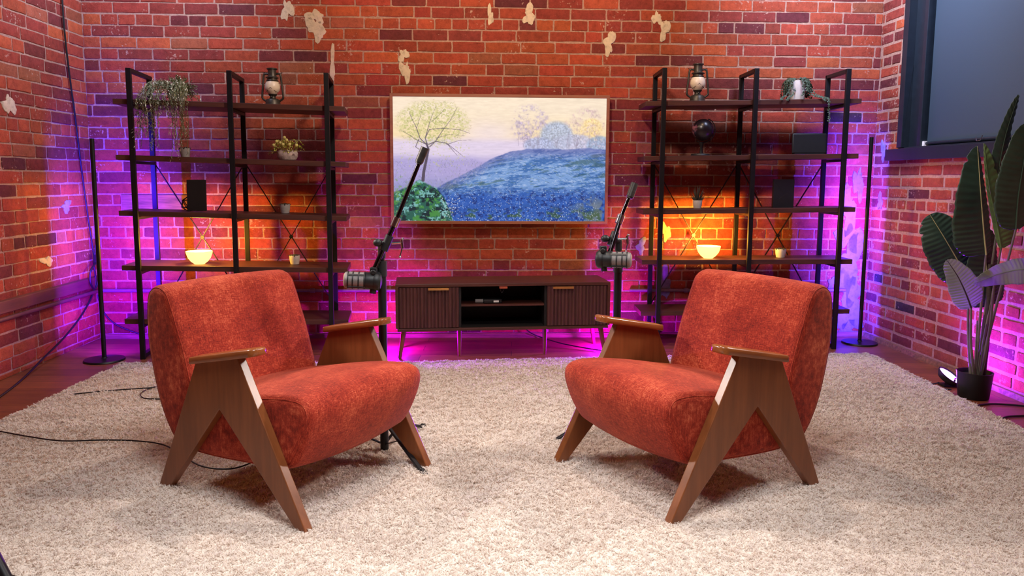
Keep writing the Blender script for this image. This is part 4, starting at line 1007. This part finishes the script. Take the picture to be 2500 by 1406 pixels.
corner_lamp('slim black corner floor lamp at the right, in the corner by the window', (2.468, 5.338, 0), at(2125, 335, 5.338).z, (-.02, 1), [VIO, VIO, (.15, .03, 1.), VIO], [17, 20, 18, 13], 150)

# ------------------------------------------------------------------ bird-of-paradise plant
PY = 3.97
pb = fl(2392, 962); pb = Vector((2.47, 3.99, 0))
t = thing('bird_of_paradise_plant', 'tall artificial plant with big paddle leaves in a black pot by the right wall', 'plant', pb)
m = MB(); m.lathe([(.070, 0), (.074, .004), (.086, .13), (.088, .142), (.082, .142), (.078, .12), (.0001, .118)], 36); m.build('pot', M['blackmatte'], t)
m = MB(); m.lathe([(.079, .118), (.0001, .128)], 24); m.build('soil', M['soil'], t)
def big_leaf(pts, wl, wr, mat, side=(1, 0, 0), fold=.25, power=.62, ribm='rib', notch=(), ex=.62):
    P = smoothpath(pts, 30); n = len(P); V = []; cols = 10; side = Vector(side).normalized()
    for i, p in enumerate(P):
        q = i/(n-1); w = math.sin(PI*min(max(q, .004), .997)**ex)**power
        tg = (P[min(i+1, n-1)]-P[max(i-1, 0)]).normalized(); s = (side-tg*side.dot(tg)).normalized(); nr = s.cross(tg)
        if nr.y > 0: nr = -nr
        for j in range(-cols, cols+1):
            f = j/cols; ww = (wr if j > 0 else wl)*w*(1+.02*math.sin(i*.35)+.008*math.sin(i*1.1))
            for (nq, ns, dep) in notch:
                if (ns > 0) == (j > 0): ww *= 1-dep*.5*math.exp(-((q-nq)/.012)**2)
            rip = .0022*math.sin(i*1.35-abs(f)*4)*min(1, abs(f)*3)
            V.append(p+s*f*ww*(1-.12*fold*abs(f)) - nr*fold*ww*(abs(f)**1.5)*.8 + nr*rip)
    k = 2*cols+1; Fc = [(i*k+j, i*k+j+1, (i+1)*k+j+1, (i+1)*k+j) for i in range(n-1) for j in range(k-1)]
    mb = MB(); mb.addv([v-pb for v in V], Fc); lf = mb.build('leaf', M[mat], t, smooth=80, fix=False)
    so = lf.modifiers.new('Solidify', 'SOLIDIFY'); so.thickness = .0012
    mb = MB(); mb.tube([p-pb+Vector((0, -.002, 0)) for p in P], [.0045*(1-.75*i/(n-1)) for i in range(n)], 8); mb.build('midrib', M[ribm], lf)
    return P[0]
def stemp(a, b, bend=(0, 0, 0), r=.006):
    mb = MB(); a = Vector(a)-pb; b = Vector(b)-pb; mid = (a+b)/2+Vector(bend); mb.tube(smoothpath([a, mid, b], 8), [r*1.5-(r*.7)*i/16 for i in range(17)], 8); mb.build('stem', M['stem'], t)
base = pb+Vector((0, 0, .12))
b1 = big_leaf([at(2407, 622, 3.93), at(2401, 560, 3.92), at(2393, 460, 3.90), at(2386, 357, 3.95)], .160, .045, 'leafdark', (1, .15, 0), .18, .68, notch=((.86, -1, .5),))
stemp(base+Vector((.0, 0, 0)), b1)
b2 = big_leaf([at(2444, 606, 3.98), at(2432, 540, 3.98), at(2414, 450, 3.96), at(2402, 350, 3.98)], .018, .085, 'leafgreen', (1, -.25, 0), .2, .7, 'leafgreen', notch=((.78, 1, .5),))
stemp(base+Vector((.02, .01, 0)), b2)
b3 = big_leaf([at(2366, 690, 4.06), at(2340, 640, 4.06), at(2305, 580, 4.05), at(2270, 524, 4.08)], .130, .125, 'leafdark', (.85, -.1, .45), .15, .45, notch=((.9, -1, .5), (.8, -1, .4)), ex=.85)
stemp(base+Vector((-.01, .02, 0)), b3, (-.01, 0, 0))
b4 = big_leaf([at(2420, 745, 4.03), at(2414, 700, 4.02), at(2407, 640, 4.02), at(2415, 560, 4.03)], .12, .095, 'leafdark', (1, .1, 0), .15, .45)
stemp(base+Vector((.0, .03, 0)), b4)
b5 = big_leaf([at(2371, 752, 3.86), at(2357, 715, 3.84), at(2338, 675, 3.80), at(2312, 636, 3.74)], .070, .085, 'leafpale', (.9, -.2, .35), .25, .55, 'trunk')
stemp(base+Vector((-.015, -.02, 0)), b5, (-.01, 0, 0))
b6 = big_leaf([at(2550, 665, 3.72), at(2500, 657, 3.72), at(2440, 668, 3.76), at(2378, 692, 3.72)], .075, .060, 'leafpale', (0, .35, 1), .2, .6, 'leafpale')
stemp(base+Vector((.02, -.02, 0)), at(2428, 690, 3.83), (.01, 0, 0))
b7 = big_leaf([at(2440, 520, 4.0), at(2437, 430, 3.98), at(2455, 330, 3.95), at(2487, 231, 3.9)], .050, .050, 'leafdark', (1, .1, .2), .35, .6, 'leafdark')
stemp(base+Vector((.02, .02, 0)), b7)
b8 = big_leaf([at(2480, 560, 3.75), at(2486, 480, 3.72), at(2500, 390, 3.70), at(2512, 300, 3.70)], .11, .09, 'leafdark', (1, .0, 0), .15, .5, 'leafdark', ex=.75)
stemp(base+Vector((.04, .03, 0)), b8)
for dx, dz in ((-.022, .30), (.012, .33), (-.008, .36), (.028, .28)): stemp(base+Vector((dx*.4, -.01, 0)), base+Vector((dx, -.02, dz)), (0, 0, 0), .004)
m = MB(); q = at(2418, 645, 4.0)-pb; m.tube(smoothpath([(.045, .01, .10), (.052, .01, .35), q], 8), [.017]*8+[.014]*8+[.011], 12); m.build('trunk', M['trunk'], t)

# ------------------------------------------------------------------ floor spotlight by the plant
sp = fl(2318, 942); 
t = thing('floor_uplight', 'small round floor light glowing violet beside the black plant pot', 'lamp', (sp.x, sp.y, 0))
ax = Vector((.42, -.38, .82)).normalized()
c = Vector((.0, 0, .062))
m = MB(); m.lathe([(.02, -.042), (.050, -.035), (.066, -.012), (.070, .0), (.066, .002), (.060, -.006)], 28, c, ax); m.build('housing', M['blackmatte'], t)
m = MB(); m.lathe([(.060, -.006), (.0001, -.004)], 28, c, ax); m.build('lens', emissive('violet_lens', (.55, .25, 1.), 14), t)
m = MB(); m.box((0, 0, .006), (.10, .07, .012)); m.bar((-.0, -.035, .008), (0, -.052, .06), .012, .004); m.bar((0, .035, .008), (0, .052, .06), .012, .004); m.build('bracket', M['black'], t, smooth=0, bevel=.002)
m = MB(); m.tube(smoothpath([(-.06, 0, .02), (-.10, .0, .010), (-.16, .03, .005), (-.17, -.02, .004), (-.10, -.06, .004), (-.04, -.09, .004)], 6), .0035, 8); m.build('power_cord', M['cable'], t)

def area(name, loc, target, size, energy, color, spread=180, sy=None):
    l = bpy.data.lights.new(name, 'AREA'); l.energy = energy; l.color = color; l.size = size; l.spread = math.radians(spread)
    if sy: l.shape = 'RECTANGLE'; l.size_y = sy
    o = bpy.data.objects.new(name, l); C.objects.link(o); o.location = loc; d = Vector(target)-Vector(loc); o.rotation_euler = d.to_track_quat('-Z', 'Y').to_euler(); return o
def spot(name, loc, target, energy, color, angle=60, blend=.6, soft=.05):
    l = bpy.data.lights.new(name, 'SPOT'); l.energy = energy; l.color = color; l.spot_size = math.radians(angle); l.spot_blend = blend; l.shadow_soft_size = soft
    o = bpy.data.objects.new(name, l); C.objects.link(o); o.location = loc; d = Vector(target)-Vector(loc); o.rotation_euler = d.to_track_quat('-Z', 'Y').to_euler(); return o
area('uplight_beam', Vector((sp.x, sp.y, 0))+c+ax*.008, Vector((sp.x, sp.y, 0))+c+ax, .10, 26., (.22, .012, 1.), 175)

# ------------------------------------------------------------------ cables
def cable(label, pts, r=.0032, name='cable'):
    m = MB(); P = smoothpath(pts, 8); b = P[0].copy(); m.tube([p-b for p in P], r, 8); o = m.build(name, M['cable']); o.location = b; return tag(o, label, 'cable')
zr = .034
def rugpt(x, y): 
    p = fl(x, y, .03); z = float(rz_(np.array([p.x]), np.array([p.y]))[0])+.015; return fl(x, y, z)
cable('black cable lying across the left edge of the rug behind the left armchair', [rugpt(-60, 1046), rugpt(0, 1053), rugpt(60, 1064), rugpt(150, 1076), rugpt(250, 1074), rugpt(330, 1076), rugpt(400, 1086), rugpt(450, 1115), rugpt(490, 1137), rugpt(540, 1145), rugpt(585, 1140), rugpt(640, 1118)])
cable('thin black cable looping on the rug beside the left armchair back', [rugpt(180, 962), rugpt(230, 957), rugpt(300, 951), rugpt(360, 947), rugpt(384, 943), rugpt(360, 950), rugpt(343, 962), rugpt(352, 972), rugpt(385, 974), rugpt(420, 973)], .0032)
def lw(x, y, q=.02):
    P0 = LW(0, 0, q); return pl(x, y, P0, (abs(ln.y), abs(ln.x), 0))
cable('black power cord hanging down the left brick wall and trailing to the floor', [lw(150, -40), lw(156, 60), lw(168, 170), lw(184, 290), lw(200, 420), lw(215, 530), lw(227, 610), lw(230, 650), lw(232, 700), lw(205, 760, .03), lw(160, 820, .04), lw(110, 870, .05), fl(55, 925, .01), fl(0, 968, .006), fl(-60, 1005, .006)], .006)
m = MB(); pts = smoothpath([lw(236, 640, .05), lw(222, 660, .06), lw(221, 690, .06), lw(232, 705, .05), lw(240, 680, .05), lw(238, 645, .05)], 6); b = pts[0].copy(); m.tube([p-b for p in pts], .007, 8); m.box((0, 0, .02), (.03, .03, .07)); m.tube([(-.005, -.01, .05), (0, 0, .12)], .006, 8)
o = m.build('cord_coil', M['cable']); o.location = b; tag(o, 'coil of black cord and plug hanging in the left corner', 'cable')
bwp = lambda x, y, q=.02: pl(x, y, Vector(PW)+Vector((*bn, 0))*q, NW)
cable('thin cord sagging along the back wall from corner to behind left shelving', [bwp(238, 720), bwp(252, 760), bwp(280, 790), bwp(320, 808), bwp(370, 824), bwp(400, 835)], .005)
cable('thin black cord drooping behind the cabinet legs to the floor', [bwp(1280, 800, .05), bwp(1300, 815, .06), bwp(1330, 826, .09), fl(1370, 838, .02), fl(1420, 848, .012), fl(1465, 855, .010), fl(1520, 862, .010)], .004)
cable('black cable on the floorboards at right, nearest the plant pot', [fl(2384, 992, .006), fl(2395, 988, .006), fl(2430, 986, .006), fl(2500, 991, .006), fl(2580, 1000, .006)], .005)
cable('black cable on the floorboards at right, at the rug corner', [fl(2450, 1020, .006), fl(2462, 1017, .006), fl(2500, 1015, .006), fl(2580, 1013, .006)], .005)
# dark stand leg poking in at the lower left
t = thing('tripod_leg_stand', 'dark tripod leg at the lower left corner of the view', 'stand', (fl(-30, 1440).x, fl(-30, 1440).y, .012))
q0 = Vector(t.location); m = MB(); m.tube([fl(18, 1418, .03)-q0, at(-60, 1270, 2.06)-q0], .016, 12); m.build('leg', M['black'], t)
m = MB(); m.lathe([(.018, 0), (.02, .01), (.014, .03)], 12, fl(24, 1430, .02)-q0-Vector((0, 0, .005))); m.build('rubber_foot', M['blackmatte'], t)

# ------------------------------------------------------------------ lights of the room, plus added haze fills
WARM = (1., .66, .36); SOFT = (1., .83, .72); COOL = (.60, .68, 1.)
l = bpy.data.lights.new('main_lamp', 'POINT'); l.energy = 128; l.color = SOFT; l.shadow_soft_size = .09
o = bpy.data.objects.new('main_lamp', l); C.objects.link(o); o.location = (-.02, 3.35, 2.85)
area('front_soft', (0, 1.3, 2.9), (0, 1.7, 0), 1.0, 50, (.97, .98, 1.), 125)
area('side_right', (2.42, 3.35, 2.25), (-.8, 2.6, .3), .3, 14, (1., .90, .84), 75)
area('side_left', (-2.42, 3.35, 2.25), (.8, 2.6, .3), .3, 14, (1., .90, .84), 75)
area('wall_wash_a', (-.7, 4.3, 2.93), (-.4, 5.5, 2.1), .3, 9, WARM, 130)
area('wall_wash_b', (.9, 4.4, 2.93), (.6, 5.55, 2.1), .3, 9, WARM, 130)
spot('left_wall_spot', (-1.2, 3.2, 2.6), (-2.85, 4.0, 1.35), 26, WARM, 60, .9, .1)
spot('right_wall_spot', (1.2, 3.0, 2.7), (2.68, 4.75, 1.3), 62, (1., .72, .66), 34, .9, .1)
area('haze_fill_right', (1.8, 4.6, 2.9), (2.55, 5.1, 2.3), .5, 72, COOL, 150)  # added light, stands in for lens haze in the upper right, lifts the blind
area('haze_fill_left', (-2.0, 4.6, 2.9), (-2.9, 5.2, 2.2), .5, 36, COOL, 150)  # added light that greys the upper left bricks like a lens veil
MAGL = (.34, .0, 1.)
for x, y in ((-.80, 5.03), (.635, 5.15)):
    l = bpy.data.lights.new('magenta_uplight', 'POINT'); l.energy = 66; l.color = MAGL; l.shadow_soft_size = .025
    o = bpy.data.objects.new('magenta_uplight', l); C.objects.link(o); o.location = (x, y, .05)

w = bpy.data.worlds.new('World'); bpy.context.scene.world = w; w.use_nodes = True
w.node_tree.nodes['Background'].inputs[0].default_value = (.05, .045, .06, 1); w.node_tree.nodes['Background'].inputs[1].default_value = .3

# ------------------------------------------------------------------ camera
cam = bpy.data.cameras.new('camera'); co = bpy.data.objects.new('camera', cam); C.objects.link(co)
cam.sensor_width = 36; cam.lens = 36*F/2500; cam.shift_y = -(703-CY)/2500; cam.clip_start = .05
co.matrix_world = Matrix(((_r.x, _u.x, -_f.x, CAM.x), (_r.y, _u.y, -_f.y, CAM.y), (_r.z, _u.z, -_f.z, CAM.z), (0, 0, 0, 1)))
sc = bpy.context.scene; sc.camera = co
sc.view_settings.view_transform = 'Standard'; sc.view_settings.look = 'None'; sc.view_settings.exposure = -0.12; sc.view_settings.gamma = 1; sc.view_settings.use_curve_mapping = False
